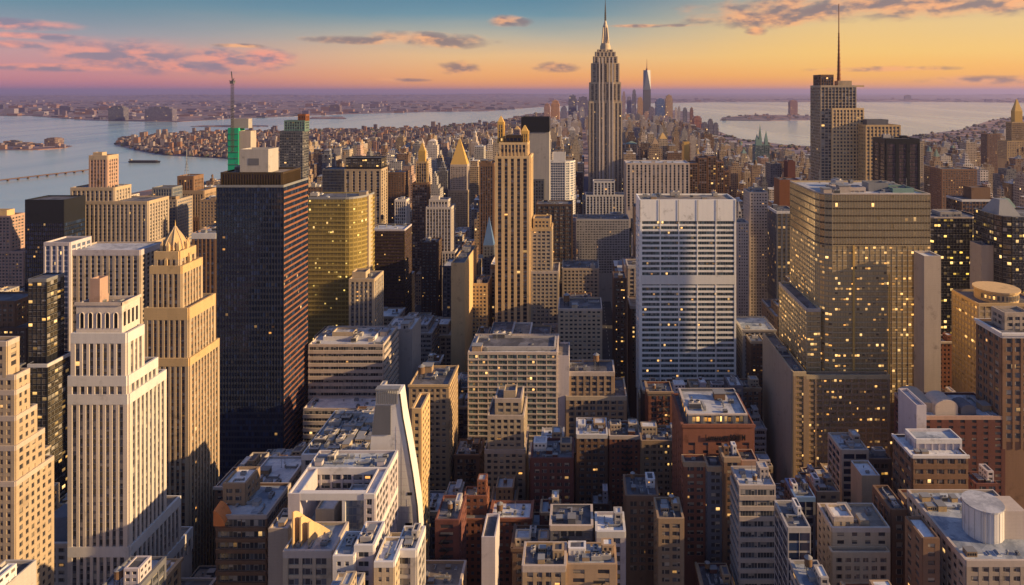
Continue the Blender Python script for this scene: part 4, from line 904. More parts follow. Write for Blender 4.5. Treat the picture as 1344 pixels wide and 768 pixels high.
Y = 800; b.rect(1077, 1124, 112, Y+2, 34, sty='ribs', wall='beige', glass='glass_plain', bay=4); b.rect(1077, 1094, 98, Y+6, 24, sty='ribs', wall='brown_brick', bay=3)
b.rect(1108, 1134, 112, Y+8, 22, sty='grid', wall='gold_stone', bay=4); b.rect(1092, 1134, 142, Y, 34, sty='punch2', wall='cream_gold', glass='glass_plain', bay=4.2, fl=4.2, sp=.4, sub=1, pw=1.6, po=.6); b.rect(1100, 1118, 106, Y+12, 12, sty='blank', wall='tan_stone')
q = M(); mx, my = b.local(wx(1101, Y+18), Y+18); zz = wz(106, Y)-1
for i, (r, h0, h1) in enumerate(((2.6, 0, 14), (2.0, 14, 34), (1.3, 34, 60), (.7, 60, 96))): q.cyl(mx, my, r, zz+h0, zz+h1, 8, r2=r*.72)
for h0 in range(4, 60, 5): q.cyl(mx, my, 2.9-h0*.03, zz+h0, zz+h0+.6, 8)
b.part('spire', q, ['rust_metal']); b.finish()
b = B('gridded_wing', 'tan gridded office wing joined below the spired tower', 258)
Y = 780; lp, z = b.rect(1136, 1182, 164, Y, 40, sty='punch2', wall='gold_stone', bay=4.2, fl=4.2, sub=1, pw=1.7, po=.6); b.rect(1138, 1166, 157, Y+8, 18, sty='blank', wall='slate'); b.finish()
simple('black_framed_block', 'black framed box-like tower in front of the gridded office wing', 1162, 1207, 182, 640, 26, 246, ref='black framed box tower', sty='ribs', wall='black_metal', glass='glass_brown', bay=12, sub=8, pw=3.4, po=.5, top=5, n=2)
simple('pale_tower', 'hazy pale tower behind the black framed box', 1183, 1212, 186, 1100, 24, 240, sty='punch2', wall='beige', n=2)
b = B('stone_pylon', 'plain tan stone pylon with a white cap at the right of golden glass tower', 490, ref='plain tan pylon')
b.rect(1213, 1235, 336, 384, 12, sty='blank', wall='warm_concrete', trim='white_panel', roof='roof_white'); b.finish()
b = B('dark_lit_tower', 'dark glass tower with bright yellow lit floors right of the golden glass tower', 430, ref='dark tower with yellow lit floors')
Y = 520; pts = [(wx(1222, Y), Y+3), (wx(1226, Y), Y), (wx(1276, Y), Y), (wx(1286, Y), Y+5), (wx(1290, Y), Y+14), (wx(1290, Y), Y+30), (wx(1222, Y), Y+30)]
lp, z = b.tier(pts, wz(285, Y), sty='curtain', wall='black_metal', glass='glass_lit_band', bay=2.4, fl=4.2, sp=.34, trim='limestone', top=1)
b.clutter(lp, z, 7); b.rect(1234, 1262, 278, Y+10, 12, sty='grid', wall='grey_concrete'); b.finish()
simple('tan_slab', 'plain tan slab between the yellow-lit tower and the peaked glass tower', 1288, 1318, 322, 480, 14, 430, sty='blank', wall='warm_concrete', n=2)
b = B('framed_brown_tower', 'brown tower with a white-edged top behind the tower with yellow lit floors', 430)
b.rect(1262, 1312, 262, 640, 26, sty='grid', wall='brown_brick', glass='glass_office', trim='white_panel'); b.rect(1275, 1300, 246, 650, 14, sty='blank', wall='brown_brick'); b.finish()
b = B('peaked_glass_tower', 'dark curved glass tower with pointed top at the right edge', 400, ref='peaked glass tower at the right edge')
Y = 470; pts = [(wx(1316, Y), Y+10), (wx(1319, Y), Y+3), (wx(1328, Y), Y), (wx(1420, Y), Y), (wx(1420, Y), Y+34), (wx(1316, Y), Y+34)]
lp, z = b.tier(pts, wz(284, Y), sty='curtain', wall='black_metal', glass='glass_lit_band', bay=2.4, fl=4.0, sp=.3, trim='grey_metal', top=.5)
q = M(); q.prism([(lp[0][0]+1, lp[0][1]-4), (lp[0][0]+17, lp[0][1]-4), (lp[0][0]+17, lp[0][1]+18), (lp[0][0]+1, lp[0][1]+18)], z, wz(266, Y), scale=.35); b.part('glazed_peak', q, ['grey_metal'])
b.finish()
b = B('sunset_spire_tower', 'sunlit orange tower with stepped pointed top at the right edge of the skyline', 200)
Y = 1300; b.rect(1322, 1352, 185, Y, 30, sty='punch2', wall='gold_stone'); b.rect(1328, 1344, 160, Y+5, 18, sty='ribs', wall='gold_stone'); lp, z = b.rect(1332, 1342, 146, Y+8, 12, sty='blank', wall='gilded'); q = M(); q.prism(lp, z+1, wz(130, Y), scale=.1, ctr=((lp[0][0]+lp[1][0])/2, (lp[0][1]+lp[2][1])/2)); b.part('spire', q, ['gilded']); b.finish()

b = B('corner_stone_block', 'brown stone building with white cornice and tall windows at right edge', 552, ref='brown building with the white cornice')
Y = 330; lp, z = b.rect(1315, 1400, 437, Y, 21, sty='loft', wall='brown_brick', trim='white_panel', cornice=.6, glass='glass_office', bay=4.4, sub=2, fl=4.3, sp=.4)
b.clutter(lp, z, 5, big=.8); lp, z = b.rect(1318, 1352, 410, Y+7, 10, sty='punch2', wall='warm_concrete', roof='roof_gravel'); b.finish()
b = B('rotunda_block', 'tan building with a round gold-lit crown and faint gridded side', 495, ref='tan building with the round lit crown')
Y = 400; lp, z = b.rect(1284, 1370, 398, Y, 28, sty='grid', wall='tan_stone', glass='glass_gold', so=.2, po=.3, sp=.4, bay=3.4, trim='gold_stone')
q = M(); cx_, cy_ = b.local(wx(1306, Y+14), Y+13); q.cyl(cx_, cy_, 12, z, z+6, 24); q.cyl(cx_, cy_, 13, z+6, z+7, 24); b.part('rotunda', q, ['gold_stone'])
for i in range(14):
    q = M(); t = R(200+i*11); xx, yy_ = cx_+12.05*math.cos(t), cy_+12.05*math.sin(t); q.fbox((xx, yy_), (-math.sin(t), math.cos(t)), (math.cos(t), math.sin(t)), -.7, .7, z+1.4, z+4.8, 0, .1, 0, uv=(i, i+1, 0, 1)); b.part('window', q, ['glass_warm'])
b.finish()
b = B('vaulted_brick_complex', 'brown brick block with big curved rooftop vaults and a long sloping side', 655, ref='brick block with rooftop vaults')
Y = 330; lp, z = b.rect(1207, 1319, 546, Y, 26, sty='punch', wall='maroon_brick', trim='pink_stone', bay=5.5, pw=3.6, glass='glass_home', roof='roof_blue')
for a, c, h_, y0_, y1_, mt in ((1210, 1240, 5, 6, 25, 'warm_concrete'), (1232, 1262, 7.5, 3, 14, 'limestone'), (1266, 1286, 5, 3, 12, 'slate')):
    q = M(); xa, xb = b.local(wx(a, Y), 0)[0], b.local(wx(c, Y), 0)[0]; arc = [(xa, z)]+[(xa+(xb-xa)*.5*(1-math.cos(t*math.pi/10)), z+h_*.55+h_*.45*math.sin(t*math.pi/10)) for t in range(11)]+[(xb, z)]
    q.quad([(x, y0_-13, zz) for x, zz in reversed(arc)][::-1][::-1]); q.quad([(x, y1_-13, zz) for x, zz in arc])
    for (x_, z_), (x2, z2_) in zip(arc, arc[1:]): q.quad([(x_, y0_-13, z_), (x2, y0_-13, z2_), (x2, y1_-13, z2_), (x_, y1_-13, z_)])
    b.part('roof_vault', q, [mt])
b.clutter([(lp[1][0]-16, lp[0][1]), lp[1], lp[2], (lp[1][0]-16, lp[2][1])], z, 6, big=.8); b.finish()
b = B('tiered_brick_block', 'brown brick block with pale floor ledges and white rooftop rooms', 768, ref='brown brick block with white rooftop rooms')
Y = 290; lp, z = b.rect(1198, 1270, 597, Y, 17.5, sty='band', wall='brown_brick', trim='white_panel', glass='glass_home', fl=4.4, sp=.5, so=.6, bay=5, sub=3, pw=1.4, po=.4, roof='roof_white', cornice=.5)
b.rect(1202, 1262, 576, Y+6, 9, sty='grid', wall='lilac_stone', glass='glass_blue', roof='roof_blue', bay=3, trim='white_panel'); b.rect(1190, 1226, 655, Y-7, 7, sty='loft', wall='maroon_brick', trim='tan_brick', glass='glass_home')
b.clutter([lp[0], lp[1], (lp[1][0], lp[0][1]+6), (lp[0][0], lp[0][1]+6)], z, 5, big=.5); b.finish()
b = B('pink_side_block', 'tall block with a plain mauve side wall left of the tiered brick block', 700)
b.rect(1203, 1216, 532, 312, 18, sty='blank', wall='lilac_stone', roof='roof_silver'); b.finish()
b = B('drum_roof_block', 'block with a big white drum on its roof and slanting grey window wall', 768, ref='white drum on the roof')
Y = 225; x0 = wx(1268, Y); lp, z = b.rect(1268, 1400, 735, Y, 40, sty='punch2', wall='warm_concrete', glass='glass_home', roof='roof_blue', trim='limestone', bay=3.4)
q = M(); cx_, cy_ = b.local(wx(1290, Y+16), Y+16); q.cyl(cx_, cy_, 6.6, z, z+10.5, 32); b.part('white_drum', q, ['white_panel']); q = M(); q.cyl(cx_, cy_, 6.8, z+10.52, z+11.1, 32); b.part('drum_lid', q, ['roof_silver'])
q = M()
for i in range(20): t = 2*math.pi*i/20; q.box(cx_+6.6*math.cos(t)-.06, cx_+6.6*math.cos(t)+.06, cy_+6.6*math.sin(t)-.06, cy_+6.6*math.sin(t)+.06, z, z+10.5)
q.bar((cx_-3.5, cy_-6.1, z), (cx_-3.5, cy_-6.1, z+11.5), .1); q.bar((cx_-3, cy_-6.3, z), (cx_-3, cy_-6.3, z+11.5), .1)
b.part('drum_seam', q, ['grey_concrete'])
q = M(); q.box(cx_+4, cx_+13, cy_-4, cy_+5, z, z+10); b.part('white_plant_room', q, ['limestone'])
b.clutter([(lp[0][0], lp[0][1]), (lp[0][0]+24, lp[0][1]), (lp[0][0]+24, lp[0][1]+9), (lp[0][0], lp[0][1]+9)], z, 20, big=.6, wallm='tan_brick'); b.clutter([(lp[0][0], lp[0][1]+25), (lp[0][0]+30, lp[0][1]+25), (lp[0][0]+30, lp[0][1]+39), (lp[0][0], lp[0][1]+39)], z, 22, big=.65, wallm='gold_stone'); b.finish()
b = B('beige_corner_block', 'beige brick block with notched top floor and white roof, bottom right of centre', 768, ref='beige brick block with the notched top')
Y = 250; lp, z = b.rect(1092, 1168, 724, Y, 3, sty='punch2', wall='beige', glass='glass_home'); lp, z = b.rect(1092, 1168, 692, Y+3.2, 15, sty='punch', wall='beige', trim='limestone', roof='roof_gravel', bay=5, pw=3.2, glass='glass_home'); b.clutter(lp, z, 5, big=.7, wallm='beige')
lp, z = b.rect(1094, 1120, 678, Y+6, 8, sty='punch', wall='beige', trim='limestone', roof='roof_white', glass='glass_home'); b.finish()
simple('dark_glass_lowrise', 'small black glass block between concrete walls at bottom, right of centre', 1034, 1064, 692, 240, 16, 768, sty='curtain', wall='grey_concrete', bay=5, glass='glass_black', roof='roof_tar', n=3)
simple('blue_roofed_block', 'small dark block with a blue-edged roof above the beige corner block', 1044, 1070, 652, 290, 14, 700, sty='grid', wall='slate', glass='glass_black', roof='roof_blue', trim='blue_sheet')
simple('tan_block', 'plain tan block beside the blue-roofed block', 1072, 1102, 645, 305, 14, 690, sty='punch', wall='tan_brick', bay=5, pw=3.6, n=3)
simple('black_glazed_tower', 'slim black glazed tower with tan edge before the brown lit offices', 1104, 1140, 590, 318, 16, 700, ref='slim black glazed tower', sty='grid', wall='warm_concrete', glass='glass_black', bay=5, roof='roof_silver', n=3)
simple('blank_stone_block', 'plain light tan block with white roof right of the slim black tower', 1131, 1155, 624, 298, 12, 700, sty='blank', wall='tan_stone', trim='white_panel', roof='roof_white', n=1)
simple('dim_lit_block', 'dark low block with lit bands behind the plain light tan block', 1128, 1170, 602, 326, 10, 660, sty='loft', wall='brown_brick', glass='glass_lit', n=3)
simple('brick_stack_block', 'brown brick block with stacked balconies right of the beige corner block', 1170, 1190, 668, 262, 16, 768, sty='loft', wall='brown_brick', glass='glass_home', n=2)
simple('round_roof_block', 'small tan brick block with silver roof at bottom right', 1211, 1233, 706, 232, 12, 768, sty='punch', wall='brown_brick', bay=6, pw=5, roof='roof_white', n=2)
simple('buff_block', 'buff block standing behind the small silver-roofed block at bottom right', 1226, 1246, 668, 268, 12, 768, sty='punch', wall='tan_stone', bay=6, pw=5, n=1)

# ---- centre foreground row
simple('maroon_block', 'tall maroon brick block with a dark roof, centre foreground', 697, 752, 601, 312, 18, 672, ref='maroon brick block', sty='punch2', wall='maroon_brick', glass='glass_home', n=5, tank=1)
simple('maroon_slab', 'narrow deep red brick slab just right of the tan brick office foot', 571, 602, 682, 262, 16, 768, ref='narrow deep red brick slab', sty='punch', wall='maroon_brick', bay=5, pw=3.8, n=4)
simple('white_roof_pavilion', 'dark block with a big slanting white roof and white-framed front', 783, 820, 697, 258, 12, 768, ref='block with the big white roof', sty='loft', wall='lilac_stone', trim='white_panel', roof='roof_white', n=2)
simple('buff_apartments', 'wide buff apartment block with regular windows at the bottom centre', 686, 742, 742, 226, 12, 768, ref='buff apartment block at the bottom', sty='punch2', wall='buff_brick', trim='limestone', glass='glass_home', n=4)
simple('brown_apartments', 'plain brown brick block joined right of the buff apartment block', 743, 809, 740, 228, 11, 768, sty='punch', wall='tan_brick', bay=8, pw=6.4, glass='glass_home', roof='roof_blue', n=6)
simple('pale_slab', 'narrow plain lilac-grey concrete slab rising from bottom centre', 632, 650, 705, 250, 14, 768, sty='blank', wall='lilac_stone', n=1)
simple('brick_apartments', 'ruddy brick block with flat roof below the foot of the white grid tower', 842, 900, 578, 345, 16, 640, sty='punch2', wall='tan_brick', glass='glass_lit', n=5, tank=1)
simple('red_apartments', 'red-brown brick block with white cornice beside the ruddy brick block', 800, 840, 572, 350, 16, 640, sty='punch', wall='red_brick', trim='limestone', glass='glass_home', n=4, tank=1)
simple('tan_lowrise', 'tan building with white flat roof between maroon block and red-brown block', 757, 797, 570, 350, 18, 640, sty='punch2', wall='brown_brick', trim='white_panel', roof='roof_white', n=5)
simple('brick_midblock', 'brown brick block with glowing windows right of the low white roof', 822, 864, 650, 290, 16, 720, sty='loft', wall='brown_brick', glass='glass_home', n=4, tank=1)
simple('brown_slab_block', 'broad tan block with dark roof low in the centre right', 864, 897, 680, 268, 14, 768, sty='punch2', wall='tan_brick', glass='glass_home', n=3)

# ---- behind the grid tower
simple('hall_block', 'low wide pale hall with dark vertical openings between the two great towers', 822, 905, 214, 930, 40, 262, sty='ribs', wall='limestone', bay=6, pw=3.5, roof='roof_silver', n=8)
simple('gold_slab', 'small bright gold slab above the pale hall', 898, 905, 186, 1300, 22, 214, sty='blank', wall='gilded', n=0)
b = B('arched_complex', 'cluster of brown ribbed slabs with a rounded roofline right of the pale hall', 262, ref='brown cluster with rounded roofline')
for i, (a, c, t) in enumerate(((905, 916, 214), (917, 928, 207), (929, 940, 205), (941, 950, 212), (951, 957, 224))): b.rect(a, c, t, 1000+i*2, 26, sty='ribs', wall='brown_brick', glass='glass_lit', bay=3.4)
b.finish()
simple('beige_slab', 'tall beige stone slab with fine windows, right of the grid tower', 984, 1008, 252, 660, 24, 400, ref='tall beige slab', sty='punch', wall='limestone', n=3)
simple('white_slab', 'pale stone slab stepping down left of the tall beige slab', 968, 983, 292, 640, 22, 430, sty='punch', wall='pale_stone', n=2)
simple('blue_black_tower', 'dark blue-black tower with thin gold strips on its front', 1019, 1045, 277, 620, 28, 375, ref='blue-black tower', sty='ribs', wall='slate', glass='glass_gold', bay=4, pw=2, trim='white_panel', n=2)
simple('rust_slab', 'plain rust-brown slab standing behind the blue-black tower', 1023, 1050, 236, 850, 24, 276, sty='blank', wall='rust_metal', n=0)
simple('dark_red_slab', 'thin dark red slab above the plain rust-brown slab', 1034, 1044, 212, 1050, 20, 240, sty='blank', wall='maroon_brick', n=0)
b = B('gothic_tower', 'blue-green gothic tower with three spires near the bay', 205, ref='gothic spired tower near the bay')
Y = 2100; b.rect(992, 1010, 190, Y, 40, sty='ribs', wall='copper_green', bay=6)
for a, t in ((998, 164), (994, 176), (1006, 172)):
    lp, z = b.rect(a-2, a+2, 184, Y+6, 10, sty='blank', wall='copper_green'); q = M(); q.prism(lp, z+1, wz(t, Y), scale=.05, ctr=((lp[0][0]+lp[1][0])/2, (lp[0][1]+lp[2][1])/2)); b.part('spire', q, ['copper_green'])
b.finish()
simple('brick_midrise', 'brown brick tower with wide shoulders right of the black framed box', 1236, 1282, 222, 900, 30, 300, sty='punch2', wall='brown_brick', n=4, tank=1)
simple('stub_tower', 'dark stubby tower standing over the right waterfront', 1296, 1313, 176, 1500, 24, 215, sty='punch2', wall='brown_brick', n=1)

# ---- the tall art deco skyscraper with its mast
b = B('art_deco_skyscraper', 'tallest tower, a stone skyscraper with stepped top and needle mast', 292, ref='tallest stone skyscraper with the mast', cat='skyscraper')
Y = 1327; k = dict(sty='deco', wall='warm_lime', trim='warm_lime', bay=7.0, pw=3.4, po=1.5, so=.5, sp=.35, sub=2, fl=4.0, glass='glass_plain', roof='roof_gravel', spm='warm_concrete')
b.rect(765, 826, 262, Y-8, 60, **k)
b.rect(773.5, 816.5, 133, Y, 42, **k); b.rect(774.5, 815, 108, Y+1.5, 39, **k)
b.rect(777, 813, 83, Y+4, 34, **dict(k, top=2)); b.rect(779.5, 810.5, 74, Y+6, 29, **dict(k, top=1.5)); b.rect(782, 808, 68, Y+8, 24, **dict(k, top=1.5)); lp, z = b.rect(785, 804.5, 65, Y+11, 18, **dict(k, top=1))
q = M()                                          # bold central piers
for a, w_ in ((786, 1.6), (790.5, 1.6), (799, 1.6), (803.5, 1.6)): q.box(b.local(wx(a, Y), 0)[0], b.local(wx(a+w_, Y), 0)[0], Y-b.loc[1]-3.2, Y-b.loc[1]+.3, wz(290, Y), wz(76, Y))
b.part('pier', q, ['pale_stone'])
mx, my = b.local(wx(794.5, Y+20), Y+20); q = M(); z65 = wz(65, Y)-2
for r0, r1, p0, p1 in ((11, 10.4, 66, 59), (9.4, 8.6, 59, 56)): q.cyl(mx, my, r0, wz(p0, Y)-1, wz(p1, Y), 16, r2=r1)
b.part('observation_deck', q, ['warm_lime'])
q = M(); q.cyl(mx, my, 6.4, wz(56, Y), wz(34, Y), 12, r2=5.0); q.cyl(mx, my, 5.4, wz(34, Y), wz(30, Y), 12, r2=3.2); q.cyl(mx, my, 3.4, wz(30, Y), wz(26, Y), 12, r2=1.8)
for i in range(4):
    t = R(45+90*i); q.bar((mx+9*math.cos(t), my+9*math.sin(t), wz(56, Y)), (mx+5.4*math.cos(t), my+5.4*math.sin(t), wz(35, Y)), 2.0)
b.part('mooring_mast', q, ['warm_lime'])
q = M(); q.cyl(mx, my, 1.7, wz(26, Y), wz(14, Y), 8, r2=1.3); q.cyl(mx, my, 1.1, wz(14, Y), wz(5, Y), 8, r2=.8); q.cyl(mx, my, .7, wz(5, Y), wz(-3, Y), 6, r2=.25)
for i in range(9): q.cyl(mx, my, 2.4-i*.15, wz(24-i*2.3, Y), wz(24-i*2.3, Y)+1.0, 8)
b.part('antenna', q, ['bronze_metal']); b.finish()
b = B('white_ribbed_block', 'white ribbed block with stepped top at the foot of the tallest skyscraper', 300, ref='white ribbed block')
Y = 1000; k = dict(sty='ribs', wall='white_panel', bay=5, pw=2.2, glass='glass_plain', trim='white_panel')
b.rect(769, 826, 256, Y, 30, **k); b.rect(779, 807, 238, Y+3, 22, **k); b.finish()
simple('grey_terrace', 'wide grey terrace block below the white ribbed block', 752, 826, 288, 820, 34, 345, n=8, sty='punch2', wall='grey_concrete', glass='glass_plain')

# ---- harbour-end skyline
b = B('glass_spire_tower', 'tallest hazy glass tower with tapering facets and mast on the far skyline', 150, ref='hazy tapering glass tower with mast', cat='skyscraper')
Y = 5600; cxw = wx(849.5, Y); s_ = 30; sq = [(cxw-s_, Y), (cxw+s_, Y), (cxw+s_, Y+2*s_), (cxw-s_, Y+2*s_)]
b.tier(sq, wz(118, Y), sty='blank', wall='slate')
q = M(); L = [(p[0]-b.loc[0], p[1]-b.loc[1]) for p in sq]; z0, z1 = wz(118, Y)-2, wz(92, Y)
tp = [((L[i][0]+L[(i+1) % 4][0])/2, (L[i][1]+L[(i+1) % 4][1])/2) for i in range(4)]
for i in range(4):
    a, c = L[i], L[(i+1) % 4]; t = tp[i]; t2 = tp[(i+1) % 4]
    q.quad([(a[0], a[1], z0), (c[0], c[1], z0), (t[0], t[1], z1)]); q.quad([(c[0], c[1], z0), (t2[0], t2[1], z1), (t[0], t[1], z1)])
q.quad([(t[0], t[1], z1) for t in tp]); b.part('glass_shaft', q, ['glass_blue'])
q = M(); q.cyl(0, 0, 9, z1, z1+14, 12); q.cyl(0, 0, 3.5, z1+14, wz(77, Y), 8, r2=.8); b.part('mast', q, ['rust_metal']); b.finish()

# ------------------------------------------------------------------ filler blocks on the street grid
def inpoly(x, y, P):
    r = False; j = len(P)-1
    for i in range(len(P)):
        if (P[i][1] > y) != (P[j][1] > y) and x < (P[j][0]-P[i][0])*(y-P[i][1])/(P[j][1]-P[i][1])+P[i][0]: r = not r
        j = i
    return r
CAPS = [(-50, 300), (0, 298), (30, 292), (60, 270), (200, 250), (232, 240), (285, 236), (330, 216), (400, 186), (430, 182), (540, 178), (600, 172), (650, 164), (690, 155), (760, 150), (830, 148), (880, 152), (915, 164), (960, 184), (1000, 192), (1075, 196), (1140, 190), (1200, 184), (1250, 186), (1300, 172), (1344, 162), (1400, 150)]
def capat(x):
    for (a, p_), (b_, q_) in zip(CAPS, CAPS[1:]):
        if a <= x <= b_: return p_+(q_-p_)*(x-a)/(b_-a)
    return 200
rng = random.Random(77)
PAL = dict(limestone='pale stone', tan_stone='tan stone', beige='beige', grey_concrete='grey concrete', warm_concrete='grey-brown concrete', brown_brick='brown brick', red_brick='red brick', maroon_brick='maroon brick', tan_brick='tan brick', dark_brick='dark brick', buff_brick='buff brick', slate='slate-grey', pale_stone='white stone', pink_stone='rose stone', gold_stone='golden stone')
NEARW = ['red_brick', 'red_brick', 'maroon_brick', 'brown_brick', 'maroon_brick', 'brown_brick', 'dark_brick', 'tan_brick', 'red_brick', 'warm_concrete', 'buff_brick', 'grey_concrete', 'slate']
MIDW = ['tan_brick', 'beige', 'brown_brick', 'warm_concrete', 'limestone', 'grey_concrete', 'buff_brick', 'dark_brick', 'tan_stone', 'pink_stone', 'slate', 'pale_stone']
ROOFS = dict(roof_tar='dark roof', roof_silver='silver-grey roof', roof_gravel='brown gravel roof', roof_blue='blue-grey roof', roof_white='white roof')
cand = []
Y = 198.0; row = 0
while Y < 5600:
    far = Y > 1500; dep = rng.uniform(13, 19) if Y < 480 else rng.uniform(24, 32) if Y < 1500 else rng.uniform(30, 44)
    X = wx(-30, Y)-rng.uniform(0, 20)
    XE = wx(1375, Y)
    while X < XE:
        w = rng.uniform(7.5, 19) if Y < 480 else rng.uniform(12, 27) if Y < 1900 else rng.uniform(18, 44)
        ave = ((X-19) % 240)
        if ave < 22 or ave+w > 240: X += (22-ave if ave < 22 else 240-ave+22); continue
        d = dep*rng.uniform(.8, 1.0); y0 = Y+rng.uniform(0, dep-d)
        x0, x1 = X, X+w-rng.choice((0.15, .15, 1.5)); X += w
        cx, cy = (x0+x1)/2, y0+d/2
        if not all(inpoly(a, c, MAN) for a, c in ((x0, y0), (x1, y0), (x0, y0+d), (x1, y0+d))): continue
        if any(x0 < f[1]+.4 and x1 > f[0]-.4 and y0 < f[3]+.6 and y0+d > f[2]-1.2 for f in FOOT): continue
        pc = px_(cx, y0)
        if Y < 480: z = rng.uniform(36, 88) if rng.random() < .82 else rng.uniform(70, 108)
        elif Y < 1100: z = rng.triangular(40, 190, 85)
        elif Y < 2200: z = rng.triangular(25, 150, 55) if rng.random() < .55 else rng.uniform(70, 185)
        elif Y < 3500: z = rng.triangular(12, 75, 24) if rng.random() < .88 else rng.uniform(50, 120)
        else: z = rng.triangular(12, 130, 30)
        if 400 < pc < 690 and Y > 1900: z = min(z, rng.uniform(10, 38))
        a = int(max(0, min(px_(x0, y0), px_(x0, y0+d)))); b_ = int(min(1344, max(px_(x1, y0), px_(x1, y0+d))+1))
        if b_ <= a: continue
        top = py_(z, y0)
        cap = max(capat(a), capat(b_), capat((a+b_)/2))+rng.random()**2*16
        sub = prot[:, a:b_]; viol = np.nonzero((sub > y0).any(axis=1))[0]
        # only violations above the foot of this block matter; the block hides every row from its top down
        if len(viol): cap = max(cap, viol.max()+1+rng.uniform(0, 10))
        if top < cap: z = wz(cap, y0)
        if z < (9 if far else 14): continue
        cand.append((y0, x0, x1, d, z, a, b_, row))
    Y += dep+(rng.uniform(10, 15) if row % 2 else .6); row += 1
cand.sort()
vis = []
for c in cand:
    y0, x0, x1, d, z, a, b_, row = c
    t = int(max(0, min(py_(z, y0), py_(z, y0+d))))
    if t >= 768: continue
    s_ = cov[t:768, a:b_]; v_ = int((s_ > y0).sum())
    if v_ < 5: continue
    np.minimum(s_, y0, out=s_); vis.append((v_, c))
vis.sort(key=lambda t: -t[0])
print('fillers', len(cand), 'seen', len(vis), 'area of 300th', vis[min(299, len(vis)-1)][0])
ind = vis[:300]; rest = vis[300:]
info = []
def kindword(w, z, d):
    return 'narrow' if w < 11 else 'broad' if w > 22 else 'square'
for v_, (y0, x0, x1, d, z, a, b_, row) in sorted(ind, key=lambda t: t[1][0]):
    wn = rng.choice(NEARW if y0 < 480 else MIDW); rf = rng.choice(['roof_tar', 'roof_silver', 'roof_gravel', 'roof_blue', 'roof_tar', 'roof_white'])
    if y0 > 480 and rng.random() < .3: wn = rng.choice(['brown_brick', 'tan_brick', 'warm_concrete'])
    tank = rng.random() < .4 and x1-x0 > 9
    cx, cy = (x0+x1)/2, y0+d/2
    info.append(dict(x0=x0, x1=x1, y0=y0, d=d, z=z, w=wn, r=rf, tank=tank, px=px_(cx, y0), py=py_(z, y0)))
# labels: look first, then the place beside a named landmark
grp = {}
for f in info:
    best = None
    for (hx, hy, hY, ref, rp) in HEROES:
        dx = f['px']-hx; dist_ = abs(dx)+.8*abs(f['py']-hy)*.6+abs(math.log(f['y0']/hY))*90
        if best is None or dist_ < best[0]: best = (dist_, ref, rp, hY)
    dist_, ref, rp, hY = best
    if rp[0] < f['px'] < rp[1]: rel = 'in front of' if f['y0'] < hY else 'behind'; key = abs(f['y0']-hY)
    else: rel = 'left of' if f['px'] <= rp[0] else 'right of'; key = abs(f['px']-(rp[0]+rp[1])/2)+.3*abs(f['y0']-hY)
    grp.setdefault((ref, rel), []).append((key, f))
ORD = ['nearest', 'second nearest', 'third nearest', 'fourth nearest', 'fifth nearest', 'sixth nearest', 'seventh nearest', 'eighth nearest', 'ninth nearest', 'tenth nearest', 'eleventh nearest', 'twelfth nearest']
for (ref, rel), l in grp.items():
    l.sort(key=lambda t: t[0]); same = {}
    for i, (k_, f) in enumerate(l):
        look = '%s %s block%s' % (kindword(f['x1']-f['x0'], f['z'], f['d']), PAL[f['w']], ' with tank' if f['tank'] else '')
        j = same.get(look, 0); same[look] = j+1
        place = 'a little way ' if False else ''
        f['label'] = (look+('' if j == 0 else ', '+ORD[min(j, 11)])+', '+rel+' '+ref)
for f in info:
    if len(f['label'].split()) > 15: f['label'] = f['label'].replace(' with tank', '').replace(' block', '')
seen = {}
for f in info: seen.setdefault(f['label'], []).append(f)
for l in seen.values():
    if len(l) > 1:
        for i, f in enumerate(sorted(l, key=lambda f: f['px'])): f['label'] = ('leftmost ' if i == 0 else 'rightmost ' if i == len(l)-1 else 'middle ')+f['label']
GR = 'smaller blocks filling the streets between the landmark towers'
def simplebox(Mq, x0, x1, y0, y1, z, col, rcol, o, rg_):
    """a block in one mesh: body, set-back top, roof huts"""
    zt_ = z; z = z*(rg_.uniform(.72, .98) if z > 45 else .93)
    Mq.prism([(x0, y0), (x1, y0), (x1, y1), (x0, y1)], 0, z, col=col, topcol=rcol, uvs=(3.4, 3.6, o))
    w, d = x1-x0, y1-y0; zz = z
    while rg_.random() < (.75 if z > 60 else .4) and z > 35 and w > 7 and zz < zt_-5:
        i = rg_.uniform(.12, .25); h = min(zt_-zz, rg_.uniform(4, 14))
        x0, x1, y0, y1 = x0+w*i, x1-w*i, y0+d*i*.5, y1-d*i; Mq.prism([(x0, y0), (x1, y0), (x1, y1), (x0, y1)], zz, zz+h, col=col, topcol=rcol, uvs=(3.4, 3.6, o+5)); zz += h; w, d = x1-x0, y1-y0
    if z > 70 and rg_.random() < .09:
        hh = rg_.uniform(5, 13); Mq.prism([(x0+.5, y0+.5), (x1-.5, y0+.5), (x1-.5, y1-.5), (x0+.5, y1-.5)], zz, zz+hh, col=rg_.choice((col, (.16, .24, .22), (.45, .30, .12), col)), scale=rg_.choice((.08, .35, .1))); return
    for k_ in range(rg_.randint(1, 3)):
        a, b_ = rg_.uniform(.1, .6), rg_.uniform(.1, .6); s_ = rg_.uniform(.12, .32); hh = rg_.uniform(2, 5); cc = rg_.choice((col, rcol, (.3, .28, .27), (.45, .44, .44)))
        xa, ya = x0+w*a, y0+d*b_; Mq.prism([(xa, ya), (xa+w*s_, ya), (xa+w*s_, ya+d*s_), (xa, ya+d*s_)], zz, zz+hh, col=cc)
RC = dict(roof_tar=(.06, .06, .07), roof_silver=(.36, .37, .40), roof_gravel=(.22, .19, .16), roof_blue=(.17, .21, .29), roof_white=(.55, .55, .57))
